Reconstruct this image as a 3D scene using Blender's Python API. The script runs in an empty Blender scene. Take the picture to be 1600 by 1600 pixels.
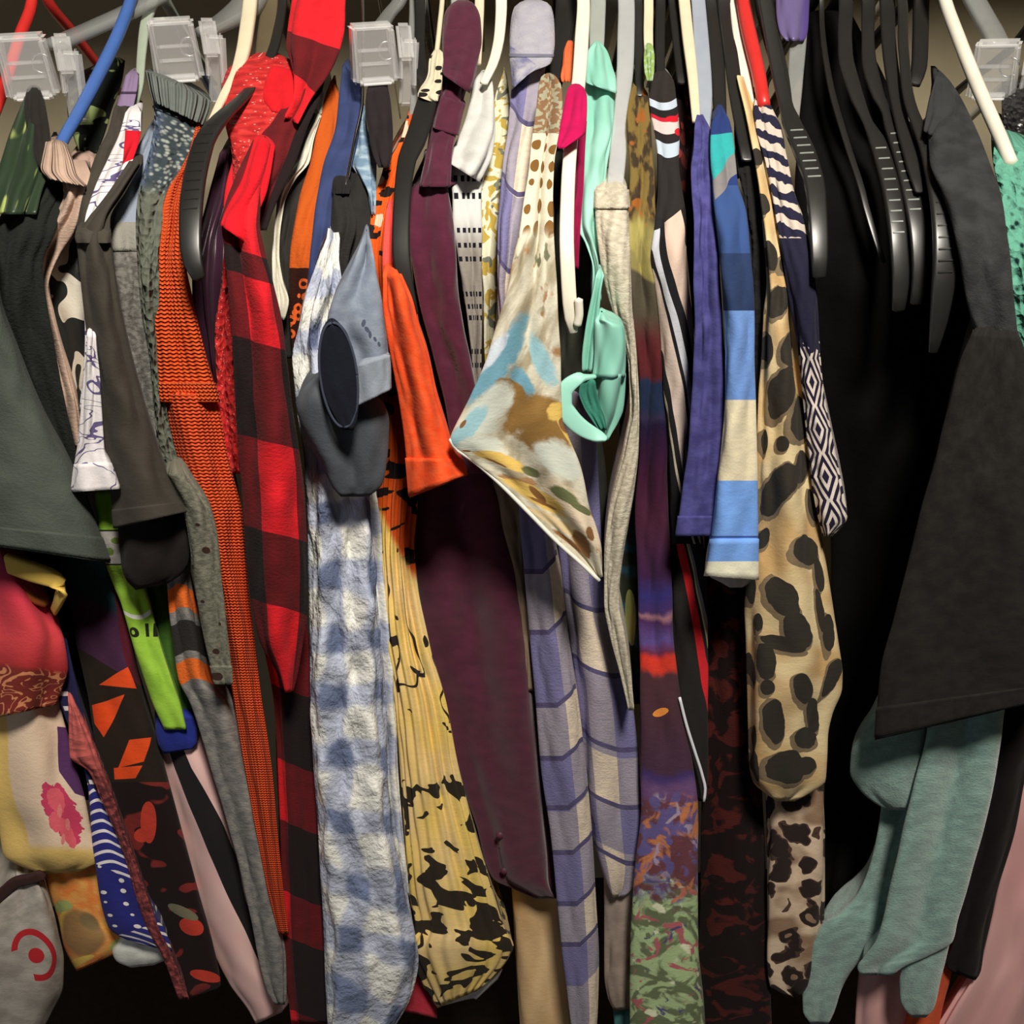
import bpy, bmesh, math, random
import numpy as np
from mathutils import Vector, Matrix
# ------------------------------------------------------------------ camera, world, light, exposure
FPX = 1570.0                      # focal length in pixels of a 1600 px frame
PITCH = math.radians(27.6); ROLL = math.radians(-3.0)
ZC = 1.50; CAMP = np.array([0.0, -0.70, ZC])
scene = bpy.context.scene
COL = scene.collection
FW = np.array([0, math.cos(PITCH), -math.sin(PITCH)])
R0 = np.array([1.0, 0, 0]); U0 = np.array([0, math.sin(PITCH), math.cos(PITCH)])
RT = R0 * math.cos(ROLL) + U0 * math.sin(ROLL)
UP = -R0 * math.sin(ROLL) + U0 * math.cos(ROLL)
cd = bpy.data.cameras.new('camera'); cam = bpy.data.objects.new('camera', cd); COL.objects.link(cam)
cd.sensor_width = 36; cd.lens = 36 * FPX / 1600; cd.clip_start = .02
mm = Matrix(((RT[0], UP[0], -FW[0], CAMP[0]), (RT[1], UP[1], -FW[1], CAMP[1]), (RT[2], UP[2], -FW[2], CAMP[2]), (0, 0, 0, 1)))
cam.matrix_world = mm
scene.camera = cam
scene.view_settings.view_transform = 'Standard'; scene.view_settings.look = 'None'
scene.view_settings.gamma = 1; scene.view_settings.use_curve_mapping = False
scene.view_settings.exposure = 0.22
scene.cycles.use_denoising = True
scene.cycles.max_bounces = 8; scene.cycles.transparent_max_bounces = 12
world = bpy.data.worlds.new('room_light'); scene.world = world; world.use_nodes = True
bg = world.node_tree.nodes['Background']; bg.inputs[0].default_value = (1.0, .93, .84, 1); bg.inputs[1].default_value = .034
def area(name, loc, target, size, watts, col):
    ld = bpy.data.lights.new(name, 'AREA'); ld.shape = 'DISK'; ld.size = size; ld.energy = watts; ld.color = col
    o = bpy.data.objects.new(name, ld); COL.objects.link(o); o.location = loc
    o.rotation_euler = (Vector(target) - Vector(loc)).to_track_quat('-Z', 'Y').to_euler()
    return o
area('ceiling_lamp', (.22, -.92, 2.50), (0, .05, 1.1), .26, 34, (1.0, .93, .82))
area('room_window', (-1.7, -1.5, 1.0), (0, 0, .9), .7, 1.8, (.74, .85, 1.0))

# ------------------------------------------------------------------ pixel -> point on the plane at depth Y
def at(x, y, Y):
    x = np.asarray(x, float); y = np.asarray(y, float); Y = np.asarray(Y, float)
    a = (x - 800) / FPX; b = (800 - y) / FPX
    d = FW + a[..., None] * RT + b[..., None] * UP
    t = (Y - CAMP[1]) / d[..., 1]
    return CAMP + t[..., None] * d
def yb(y):                        # how far back the shoulder slope lies at that height
    y = np.asarray(y, float)
    q = (350 - y) / 45.
    return np.minimum(np.where(q > 20, q, np.log1p(np.exp(np.minimum(q, 30.)))) * 45 / 350, 1.1) * .235
# ------------------------------------------------------------------ shader expressions
def lin(c):
    c = c / 255.0
    return c / 12.92 if c <= .04045 else ((c + .055) / 1.055) ** 2.4
def IL(y):
    return float(np.interp(y, [0, 200, 400, 800, 1200, 1600], [1.05, 1.15, 1.0, .78, .52, .40]))
def A(r, g, b, y=400):            # cloth colour as photographed at height y -> albedo
    k = 1 / IL(y)
    c = [max(.003, lin(v) * k * t) for v, t in zip((r, g, b), (.95, 1.0, 1.06))]
    f = min(1., .88 / max(c))
    return tuple(v * f for v in c)
class E:
    def __init__(s, k, o): s.k = k; s.o = o
    def __add__(s, b): return s.k.m('ADD', s, b)
    __radd__ = __add__
    def __sub__(s, b): return s.k.m('SUBTRACT', s, b)
    def __rsub__(s, b): return s.k.m('SUBTRACT', b, s)
    def __mul__(s, b): return s.k.m('MULTIPLY', s, b)
    __rmul__ = __mul__
    def __truediv__(s, b): return s.k.m('DIVIDE', s, b)
    def __gt__(s, b): return s.k.m('GREATER_THAN', s, b)
    def __lt__(s, b): return s.k.m('LESS_THAN', s, b)
    def frac(s): return s.k.m('FRACT', s)
    def floor(s): return s.k.m('FLOOR', s)
    def abs(s): return s.k.m('ABSOLUTE', s)
    def sin(s): return s.k.m('SINE', s)
    def mx(s, b): return s.k.m('MAXIMUM', s, b)
    def mn(s, b): return s.k.m('MINIMUM', s, b)
    def mod2(s): return s.k.m('FLOORED_MODULO', s.floor(), 2)
class K:
    def __init__(s, mat, conv=None):
        s.nt = mat.node_tree; s.conv = conv; s._c = {}
    def new(s, t): return s.nt.nodes.new(t)
    def put(s, sock, v):
        if isinstance(v, E): s.nt.links.new(v.o, sock)
        elif isinstance(v, (tuple, list)):
            sock.default_value = tuple(v) + ((1,) if len(sock.default_value) == 4 and len(v) == 3 else ())
        else: sock.default_value = v
    def m(s, op, a, b=None, c=None):
        n = s.new('ShaderNodeMath'); n.operation = op
        for i, v in enumerate((a, b, c)):
            if v is not None: s.put(n.inputs[i], v)
        return E(s, n.outputs[0])
    def _uv(s, name):
        if name not in s._c:
            n = s.new('ShaderNodeUVMap'); n.uv_map = name
            p = s.new('ShaderNodeSeparateXYZ'); s.nt.links.new(n.outputs[0], p.inputs[0]); s._c[name] = p
        return s._c[name]
    @property
    def u(s): return E(s, s._uv('uv').outputs[0])
    @property
    def y(s): return E(s, s._uv('uv').outputs[1]) * 1000.0
    @property
    def um(s): return E(s, s._uv('um').outputs[0])
    @property
    def vm(s): return E(s, s._uv('um').outputs[1])
    def vec(s, x, y, z=0.0):
        n = s.new('ShaderNodeCombineXYZ')
        for i, v in enumerate((x, y, z)): s.put(n.inputs[i], v)
        return E(s, n.outputs[0])
    def muv(s, sx=1., sy=1., ox=0., oy=0.): return s.vec(s.um * sx + ox, s.vm * sy + oy, 0.)
    def noise(s, v=None, scale=50., detail=2., rough=.5, dist=0.):
        n = s.new('ShaderNodeTexNoise'); s.put(n.inputs['Vector'], v if v is not None else s.muv())
        n.inputs['Scale'].default_value = scale; n.inputs['Detail'].default_value = detail
        n.inputs['Roughness'].default_value = rough; n.inputs['Distortion'].default_value = dist
        return E(s, n.outputs[0])
    def voro(s, v=None, scale=30., out='Distance', feature='F1', rand=1.):
        n = s.new('ShaderNodeTexVoronoi'); n.feature = feature; s.put(n.inputs['Vector'], v if v is not None else s.muv())
        n.inputs['Scale'].default_value = scale; n.inputs['Randomness'].default_value = rand
        o = n.outputs[out]
        if out == 'Color':
            p = s.new('ShaderNodeSeparateColor'); s.nt.links.new(o, p.inputs[0]); o = p.outputs[0]
        return E(s, o)
    def mix(s, f, a, b):
        n = s.new('ShaderNodeMix'); n.data_type = 'RGBA'
        s.put(n.inputs[0], f); s.put(n.inputs[6], a); s.put(n.inputs[7], b)
        return E(s, n.outputs[2])
    def ss(s, x, a, b):
        n = s.new('ShaderNodeMapRange'); n.interpolation_type = 'SMOOTHSTEP'
        s.put(n.inputs[0], x); n.inputs[1].default_value = a; n.inputs[2].default_value = b
        n.inputs[3].default_value = 0; n.inputs[4].default_value = 1
        return E(s, n.outputs[0])
    def bands(s, x, stops, interp='CONSTANT'):
        lo = stops[0][0]; hi = stops[-1][0] + 1e-4
        n = s.new('ShaderNodeMapRange'); s.put(n.inputs[0], x)
        n.inputs[1].default_value = lo; n.inputs[2].default_value = hi; n.inputs[3].default_value = 0; n.inputs[4].default_value = 1
        r = s.new('ShaderNodeValToRGB'); r.color_ramp.interpolation = interp
        cr = r.color_ramp
        for i, (p, c) in enumerate(stops):
            q = (p - lo) / (hi - lo)
            c = c if isinstance(c, (tuple, list)) else (c, c, c)
            e = cr.elements[i] if i < 2 else cr.elements.new(q)
            e.position = q; e.color = tuple(c[:3]) + (1,)
        # elements 0/1 exist at 0 and 1: rewrite in order
        el = sorted(cr.elements, key=lambda e: e.position)
        for e, (p, c) in zip(el, stops):
            c = c if isinstance(c, (tuple, list)) else (c, c, c)
            e.color = tuple(c[:3]) + (1,)
        s.nt.links.new(n.outputs[0], r.inputs[0])
        return E(s, r.outputs[0])
    def U(s, x, y): return s.conv(x, y)
    def ell(s, x, y, rx, ry, rot=0., soft=0., warp=None):   # ellipse given in print coordinates
        u0, ru = s.conv(x, y), abs(s.conv(x + rx, y) - s.conv(x, y)) / rx
        dx = (s.u - u0) * (1 / ru); dy = s.y - y
        c, q = math.cos(rot), math.sin(rot)
        a = (dx * c + dy * q) * (1 / rx); b = (dy * c - dx * q) * (1 / ry)
        r = a * a + b * b
        if warp is not None: r = r + warp
        return (r < 1.0) if not soft else 1.0 - s.ss(r, 1 - soft, 1 + soft)
    def poly(s, pts):
        P = [(s.conv(x, y), y) for x, y in pts]
        cy = sum(p[1] for p in P) / len(P); cu = sum(p[0] for p in P) / len(P); out = None
        for i in range(len(P)):
            (u1, y1), (u2, y2) = P[i], P[(i + 1) % len(P)]
            nu, ny = (y2 - y1), -(u2 - u1)
            if nu * (cu - u1) + ny * (cy - y1) < 0: nu, ny = -nu, -ny
            h = (s.u * nu + s.y * ny) - (nu * u1 + ny * y1)
            out = h if out is None else out.mn(h)
        return out > 0.0
def bump_height(k, kind):
    tp = 2 * math.pi
    if kind == 'weave': return k.noise(k.muv(1., .7), scale=700., detail=2.) * .5 + k.noise(scale=150., detail=3.)
    if kind == 'fleece': return k.noise(scale=420., detail=3., rough=.7) + k.noise(scale=60., detail=2.) * .7
    if kind == 'knit': return (k.vm * (tp / .0029) + (k.um * (tp / .0029)).sin() * .9).sin() * .6 + (k.um * (tp / .0029)).sin() * .35 + k.noise(scale=300.) * .3
    if kind == 'rib': return (k.um * (tp / .0040)).sin() + k.noise(scale=200.) * .3
    if kind == 'chunk': return k.voro(k.muv(1., .7), scale=230.) * 1.6 + k.noise(scale=220.) * .5
    if kind == 'lace': return k.voro(scale=110.) * 1.8 + k.noise(scale=200.) * .6
    if kind == 'crinkle': return k.noise(k.muv(1., .45), scale=75., detail=4., rough=.6) * 2.2
    if kind == 'satin': return k.noise(k.muv(1., .25), scale=22., detail=2.)
    return k.noise(scale=100.)
BUMPD = dict(weave=.0006, fleece=.0014, knit=.0012, rib=.0009, chunk=.003, lace=.003, crinkle=.0035, satin=.002)
MATS = {}
def cloth(name, fn, rough=.9, bump='weave', bs=.6, sheen=.03, conv=None, alpha=None, spec=.10, metal=0.):
    m = bpy.data.materials.new(name); m.use_nodes = True
    k = K(m, conv)
    b = m.node_tree.nodes['Principled BSDF']
    c = fn(k) if callable(fn) else fn
    if isinstance(c, (tuple, list)):      # plain cloth still has dye variation
        f = k.ss(k.noise(scale=45., detail=4.), .3, .7)
        c = k.mix(f, tuple(v * .86 for v in c), tuple(min(.95, v * 1.1) for v in c))
    k.put(b.inputs['Base Color'], c)
    b.inputs['Roughness'].default_value = rough; b.inputs['Specular IOR Level'].default_value = spec
    b.inputs['Sheen Weight'].default_value = sheen; b.inputs['Sheen Roughness'].default_value = .5
    b.inputs['Metallic'].default_value = metal
    if alpha is not None: k.put(b.inputs['Alpha'], alpha)
    if bump:
        bn = k.new('ShaderNodeBump'); bn.inputs['Strength'].default_value = bs; bn.inputs['Distance'].default_value = BUMPD.get(bump, .001)
        k.put(bn.inputs['Height'], bump_height(k, bump)); m.node_tree.links.new(bn.outputs[0], b.inputs['Normal'])
    return m
def solid(name, c, rough=.4, spec=.5, metal=0., noise=.12, trans=0., coat=0., alpha=None, bump=0.):
    m = bpy.data.materials.new(name); m.use_nodes = True
    nt = m.node_tree; b = nt.nodes['Principled BSDF']
    tc = nt.nodes.new('ShaderNodeTexCoord'); n = nt.nodes.new('ShaderNodeTexNoise'); n.inputs['Scale'].default_value = 60
    nt.links.new(tc.outputs['Object'], n.inputs['Vector'])
    mx = nt.nodes.new('ShaderNodeMix'); mx.data_type = 'RGBA'; nt.links.new(n.outputs[0], mx.inputs[0])
    mx.inputs[6].default_value = tuple(v * (1 - noise) for v in c) + (1,); mx.inputs[7].default_value = tuple(min(1, v * (1 + noise)) for v in c) + (1,)
    nt.links.new(mx.outputs[2], b.inputs['Base Color'])
    b.inputs['Roughness'].default_value = rough; b.inputs['Specular IOR Level'].default_value = spec; b.inputs['Metallic'].default_value = metal
    b.inputs['Transmission Weight'].default_value = trans; b.inputs['Coat Weight'].default_value = coat
    if alpha is not None: b.inputs['Alpha'].default_value = alpha
    if bump:
        bn = nt.nodes.new('ShaderNodeBump'); bn.inputs['Strength'].default_value = bump; bn.inputs['Distance'].default_value = .001
        nt.links.new(n.outputs[0], bn.inputs['Height']); nt.links.new(bn.outputs[0], b.inputs['Normal'])
    return m
# ------------------------------------------------------------------ objects
def tag(o, label, cat, group=None, kind=None):
    o['label'] = label; o['category'] = cat
    if group: o['group'] = group
    if kind: o['kind'] = kind
    return o
def link_mesh(name, verts, faces, mat, parent=None, loc=None, uv=None, um=None, smooth=True):
    loc = np.zeros(3) if loc is None else np.asarray(loc, float)
    if parent is not None: off = np.array(parent.matrix_world.translation) if parent.parent is None else np.array(parent['_w'])
    else: off = loc
    v = np.asarray(verts, float) - off
    me = bpy.data.meshes.new(name); me.from_pydata(v.tolist(), [], faces); me.update()
    if uv is not None:
        vi = np.zeros(len(me.loops), dtype=np.int32); me.loops.foreach_get('vertex_index', vi)
        for nm, a in (('uv', uv), ('um', um)):
            l = me.uv_layers.new(name=nm); l.data.foreach_set('uv', np.asarray(a, np.float32)[vi].ravel())
    if smooth: me.polygons.foreach_set('use_smooth', [True] * len(me.polygons))
    if mat: me.materials.append(mat)
    o = bpy.data.objects.new(name, me); COL.objects.link(o)
    if parent is not None:
        o.parent = parent; o['_w'] = [float(c) for c in off]
    else: o.location = loc
    return o
def thing(name, label, cat, loc, group=None):
    o = bpy.data.objects.new(name, None); COL.objects.link(o); o.empty_display_size = .02
    o.location = loc; o.matrix_world = Matrix.Translation(Vector(loc)); tag(o, label, cat, group)
    return o
def pchip(x, y, xi):
    x = np.asarray(x, float); y = np.asarray(y, float)
    if len(x) == 2: return np.interp(xi, x, y)
    h = np.diff(x); d = np.diff(y) / h; m = np.zeros(len(x))
    for i in range(1, len(x) - 1):
        if d[i - 1] * d[i] > 0:
            w1, w2 = 2 * h[i] + h[i - 1], h[i] + 2 * h[i - 1]
            m[i] = (w1 + w2) / (w1 / d[i - 1] + w2 / d[i])
    m[0], m[-1] = d[0], d[-1]
    i = np.clip(np.searchsorted(x, xi) - 1, 0, len(x) - 2); t = (xi - x[i]) / h[i]
    return ((1 + 2 * t) * (1 - t) ** 2 * y[i] + t * (1 - t) ** 2 * h[i] * m[i] + t * t * (3 - 2 * t) * y[i + 1] + t * t * (t - 1) * h[i] * m[i + 1])
FAN = .8
class Surf:
    """A hanging piece of cloth: horizontal slices whose front edge follows the given rows, running back towards the rod."""
    def __init__(s, rows, off=0., D=None, back=.30, bulge=.7, thin=.3, folds=(), wr=.0012, seed=0, bmax=.05, fan=FAN):
        R = []
        for r in rows:
            if len(r) in (3, 4): y, a, b = r[:3]; R.append((a, y, b, y, r[3] if len(r) == 4 else 0.))
            else: R.append((r[0], r[1], r[2], r[3], r[4] if len(r) > 4 else 0.))
        R = np.array(R, float); s.R = R
        ym = (R[:, 1] + R[:, 3]) / 2; s.ym = ym
        cx = (R[:, 0] + R[:, 2]) / 2
        s.t = np.concatenate([[0], np.cumsum(np.hypot(np.diff(ym), np.diff(cx)) + 1e-3)])
        s.off = off; s.D = D; s.back = back; s.bulge = bulge; s.thin = thin; s.folds = folds; s.wr = wr; s.bmax = bmax; s.fan = fan
        s.rng = np.random.RandomState(seed + 11); s.ph = s.rng.rand(40) * 6.283; s.cache = {}
        s.len = s.t[-1]
    def conv(s, x, y):
        tt = np.interp(y, s.ym, s.t)
        a, b = np.interp(tt, s.t, s.R[:, 0]), np.interp(tt, s.t, s.R[:, 2])
        return float((x - a) / max(1., b - a))
    def frame(s, tt):
        c = [pchip(s.t, s.R[:, i], tt) for i in range(5)]
        Y = yb((c[1] + c[3]) / 2) + c[4] + s.off
        PL, PR = at(c[0], c[1], Y), at(c[2], c[3], Y)
        return PL, PR, Y, (c[1] + c[3]) / 2
    def eval(s, tt, sv, tv, side, d_out=0.):
        """sv lateral (-1..1), tv: angle share of the front arc (side 0) or depth share (side -1/+1)"""
        PL, PR, Y, yy = s.frame(tt)
        C = (PL + PR) / 2; H = (PR - PL) / 2; hw = np.linalg.norm(H, axis=1)
        B = np.zeros_like(C); B[:, 0] = s.fan * (C[:, 0] - CAMP[0]); B[:, 1] = C[:, 1] - CAMP[1]
        B /= np.linalg.norm(B, axis=1)[:, None]
        Dd = np.full(len(tt), s.D) if s.D else np.maximum(.05, s.back - Y)
        b = np.minimum(s.bulge * hw, s.bmax)
        return C, H, hw, B, Dd, b, yy
    def grid(s, nu, nv, t0=None, t1=None, d_out=0., front_only=False, hem=True, cap=True):
        t0 = 0 if t0 is None else t0; t1 = s.len if t1 is None else t1
        tt = np.linspace(t0, t1, nv)
        C, H, hw, B, Dd, b, yy = s.eval(tt, None, None, 0)
        phi = np.linspace(0, np.pi, nu)
        Hn = H / np.maximum(hw, 1e-6)[:, None]
        sv = -np.cos(phi); tv = -np.sin(phi)
        RY = C - CAMP; RY /= np.linalg.norm(RY, axis=1)[:, None]
        P = C[:, None, :] + sv[None, :, None] * H[:, None, :] + (tv[None, :] * b[:, None])[:, :, None] * RY[:, None, :]
        N = sv[None, :, None] * Hn[:, None, :] * .6 + tv[None, :, None] * RY[:, None, :]
        U = np.broadcast_to((sv + 1) / 2, (nv, nu)).copy()
        dv = np.zeros((nv, nu)); fu = phi / np.pi
        tm = np.concatenate([[0], np.cumsum(np.linalg.norm(np.diff(C, axis=0), axis=1))])
        w = np.sin(phi)[None, :] ** .6
        for i, (n, amp, drift, *p0) in enumerate(s.folds):
            ph = (p0[0] if p0 else s.ph[i]) + drift * (tt / max(1, s.len))[:, None] + (.15 if p0 else .8) * np.sin(tt[:, None] / 170. + s.ph[i + 5])
            dv += amp * w * np.sin(6.283 * n * fu[None, :] + ph)
        if s.wr:
            for q in range(6):
                f1, f2 = 1.5 + q * 1.1, .012 + .011 * q
                dv += s.wr * .5 * w * np.sin(f1 * 3 * fu[None, :] * (1 + .3 * np.sin(s.ph[20 + q])) + f2 * tt[:, None] * (1 if q % 2 else -1) + s.ph[10 + q])
        P = P + (dv + d_out)[:, :, None] * N
        um = (U - .5) * (2 * hw)[:, None] * (1.0)
        arc = np.concatenate([[0], np.cumsum(np.hypot(np.diff(sv)[None, :] * hw[:, None], np.diff(tv)[None, :] * b[:, None]).mean(0))])
        um = np.broadcast_to(arc - arc[-1] / 2, (nv, nu)).copy() * 1.0
        vm = np.broadcast_to((tm + t0 * .0005)[:, None], (nv, nu)).copy()
        Y = np.broadcast_to(yy[:, None] / 1000., (nv, nu)).copy()
        if not front_only:
            k = np.linspace(0, 1, 7)[1:]; sm = k * k * (3 - 2 * k) if not s.D else 1 - np.sqrt(np.maximum(0, 1 - k ** 2)) * 1.0
            lat = 1 - (1 - s.thin) * sm if not s.D else np.sqrt(np.maximum(0.0009, 1 - k ** 2))
            def side(sg):
                L = C[:, None, :] + sg * lat[None, :, None] * H[:, None, :] + (Dd[:, None] * k[None, :])[:, :, None] * B[:, None, :]
                return L, (.5 + sg * (.5 + k[None, :] * Dd[:, None] / (2 * hw[:, None] + .02)))
            Ll, Ul = side(-1); Lr, Ur = side(1)
            e = (Dd[:, None] * k[None, :])
            P = np.concatenate([Ll[:, ::-1], P, Lr], 1); U = np.concatenate([Ul[:, ::-1], U, Ur], 1)
            um = np.concatenate([(um[:, :1] - e)[:, ::-1], um, um[:, -1:] + e], 1)
            vm = np.concatenate([np.repeat(vm[:, :1], 6, 1), vm, np.repeat(vm[:, :1], 6, 1)], 1)
            Y = np.concatenate([np.repeat(Y[:, :1], 6, 1), Y, np.repeat(Y[:, :1], 6, 1)], 1)
        closed = not front_only
        ctr = (C + B * (Dd * .5)[:, None]) if closed else C
        def ins(P_, c_, f): return c_ + (P_ - c_) * f
        if cap and closed:
            for f in (.6, .12):
                P = np.concatenate([ins(P[:1] if f == .6 else P[1:2], ctr[:1, None], f) + (0, 0, .0015), P]); U = np.concatenate([U[:1], U]); um = np.concatenate([um[:1], um]); vm = np.concatenate([vm[:1], vm]); Y = np.concatenate([Y[:1], Y])
        if hem and closed:
            kk = max(1, int(nv * min(.35, .035 / max(.01, tm[-1])))); o2 = 2 if cap else 0
            lo, hi = P[-1:], P[nv - 1 - kk + o2:nv - kk + o2]
            sh = float(np.clip(1 - .0035 / max(hw[-1], .004), .5, 1))
            for q_, c_, f in ((lo, ctr[-1:, None], sh), (hi, ctr[nv - 1 - kk:nv - kk, None], sh * .82)):
                P = np.concatenate([P, ins(q_, c_, f)]); U = np.concatenate([U, U[-1:]]); um = np.concatenate([um, um[-1:]]); vm = np.concatenate([vm, vm[-1:]]); Y = np.concatenate([Y, Y[-1:]])
        return P, U, Y, um, vm, closed
    def build(s, name, mat, parent=None, nu=30, nv=None, t0=None, t1=None, d_out=0., front_only=False, hem=True, cap=True, loc=None):
        nv = nv or int(np.clip(s.len / 6, 16, 150))
        P, U, Y, um, vm, closed = s.grid(nu, nv, t0, t1, d_out, front_only, hem, cap)
        n, m = P.shape[:2]; F = []
        for i in range(n - 1):
            for j in range(m if closed else m - 1):
                j2 = (j + 1) % m
                F.append((i * m + j, (i + 1) * m + j, (i + 1) * m + j2, i * m + j2))
        return link_mesh(name, P.reshape(-1, 3), F, mat, parent, loc, np.stack([U.ravel(), Y.ravel()], 1), np.stack([um.ravel(), vm.ravel()], 1))
    def tof(s, y): return float(np.interp(y, s.ym, s.t))
    def band(s, name, y0, y1, mat, parent, d=.0016, nu=26, nv=8):
        """a doubled strip of cloth (hem, cuff, neckband) lying on the surface"""
        P, U, Y, um, vm, _ = s.grid(nu, nv, s.tof(y0), s.tof(y1), d, True, False, False)
        P2 = s.grid(nu, nv, s.tof(y0), s.tof(y1), -.001, True, False, False)[0]
        V = np.concatenate([P[:1] * .0 + P2[:1], P, P2[-1:]], 0)
        ex = lambda a: np.concatenate([a[:1], a, a[-1:]], 0)
        n, m = V.shape[:2]
        F = [(i * m + j, (i + 1) * m + j, (i + 1) * m + j + 1, i * m + j + 1) for i in range(n - 1) for j in range(m - 1)]
        return link_mesh(name, V.reshape(-1, 3), F, mat, parent, None, np.stack([ex(U).ravel(), ex(Y).ravel()], 1), np.stack([ex(um).ravel(), ex(vm).ravel()], 1))
    def point(s, u, y, d=0.):
        t = s.tof(y); P = s.grid(41, 3, t, t + .5, d, True, False, False)[0][0]
        phi = math.acos(max(-1, min(1, 1 - 2 * u))); j = phi / math.pi * 40; i = int(min(39, j)); f = j - i
        return P[i] * (1 - f) + P[i + 1] * f
SEED = [0]
def piece(name, rows, fn, parent=None, off=0., D=None, back=.30, bulge=.7, thin=.3, folds=((1.5, .0025, 1.),), wr=.0012, nu=30, nv=None, matname=None, mat=None, fan=FAN, bmax=.05, hem=True, **mk):
    SEED[0] += 1
    s = Surf(rows, off, D, back, bulge, thin, folds, wr, SEED[0], bmax, fan)
    s.mat = mat or cloth(matname or (name + '_cloth'), fn, conv=s.conv, **mk)
    loc = None
    if parent is None:
        loc = s.frame(np.array([s.len]))[0][0]
    s.o = s.build(name, s.mat, parent, nu, nv, loc=loc, hem=hem)
    return s
def solo(name, label, cat, rows, fn, group=None, **kw):
    s = piece(name, rows, fn, None, **kw); tag(s.o, label, cat, group); return s
def root(name, label, cat, x, y, off=0., group=None):
    return thing(name, label, cat, at(x, y, float(yb(y)) + off), group)
def tube(name, pts, radii, mat, parent=None, flat=1., n=10, loc=None, lat=None, cap=True):
    """swept rod; radii in metres across, flat = depth/width ratio"""
    pts = np.asarray(pts, float); radii = np.asarray(radii, float) * np.ones(len(pts))
    t = np.concatenate([[0], np.cumsum(np.linalg.norm(np.diff(pts, axis=0), axis=1))])
    nn = max(8, int(len(pts) * 4)); ti = np.linspace(0, t[-1], nn)
    P = np.stack([pchip(t, pts[:, i], ti) for i in range(3)], 1); r = pchip(t, radii, ti)
    T = np.gradient(P, axis=0); T /= np.linalg.norm(T, axis=1)[:, None]
    X = np.array([1., 0, 0]) if lat is None else np.asarray(lat, float)
    L = X - (T @ X)[:, None] * T; L /= np.maximum(np.linalg.norm(L, axis=1), 1e-6)[:, None]
    M = np.cross(T, L)
    a = np.linspace(0, 2 * np.pi, n, endpoint=False)
    ca, sa = np.cos(a), np.sin(a)
    if flat < .8:                                         # rounded rectangle for flat hangers
        q = .45; ca = np.sign(ca) * np.abs(ca) ** q; sa = np.sign(sa) * np.abs(sa) ** q
    V = P[:, None] + r[:, None, None] * (ca[None, :, None] * L[:, None] + flat * sa[None, :, None] * M[:, None])
    F = [(i * n + j, i * n + (j + 1) % n, (i + 1) * n + (j + 1) % n, (i + 1) * n + j) for i in range(nn - 1) for j in range(n)]
    V = V.reshape(-1, 3)
    if cap:
        base = len(V); V = np.concatenate([V, [P[0] - T[0] * r[0] * .5], [P[-1] + T[-1] * r[-1] * .5]])
        F += [(base, (j + 1) % n, j) for j in range(n)] + [(base + 1, (nn - 1) * n + j, (nn - 1) * n + (j + 1) % n) for j in range(n)]
    return link_mesh(name, V, F, mat, parent, loc)
def boxes(name, specs, mat, parent=None, bevel=.0006, loc=None):
    """one part out of bevelled blocks: (centre, size, rotation about Y/X/Z)"""
    bm = bmesh.new()
    for c, sz, rot in specs:
        r = bmesh.ops.create_cube(bm, size=1.0)
        M = Matrix.Translation(Vector(c)) @ Matrix.Rotation(rot[2], 4, 'Z') @ Matrix.Rotation(rot[1], 4, 'Y') @ Matrix.Rotation(rot[0], 4, 'X') @ Matrix.Diagonal(Vector(tuple(sz) + (1,)))
        bmesh.ops.transform(bm, matrix=M, verts=r['verts'])
    if bevel: bmesh.ops.bevel(bm, geom=bm.edges[:], offset=bevel, segments=2, affect='EDGES')
    V = [tuple(v.co) for v in bm.verts]; bm.verts.index_update(); F = [[v.index for v in f.verts] for f in bm.faces]; bm.free()
    return link_mesh(name, V, F, mat, parent, loc, smooth=False)
ROD_Y, ROD_Z = .285, 1.715
NECK_Z = 1.575
M_metal = solid('hook_steel', (.5, .5, .5), .25, metal=1.)
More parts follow.
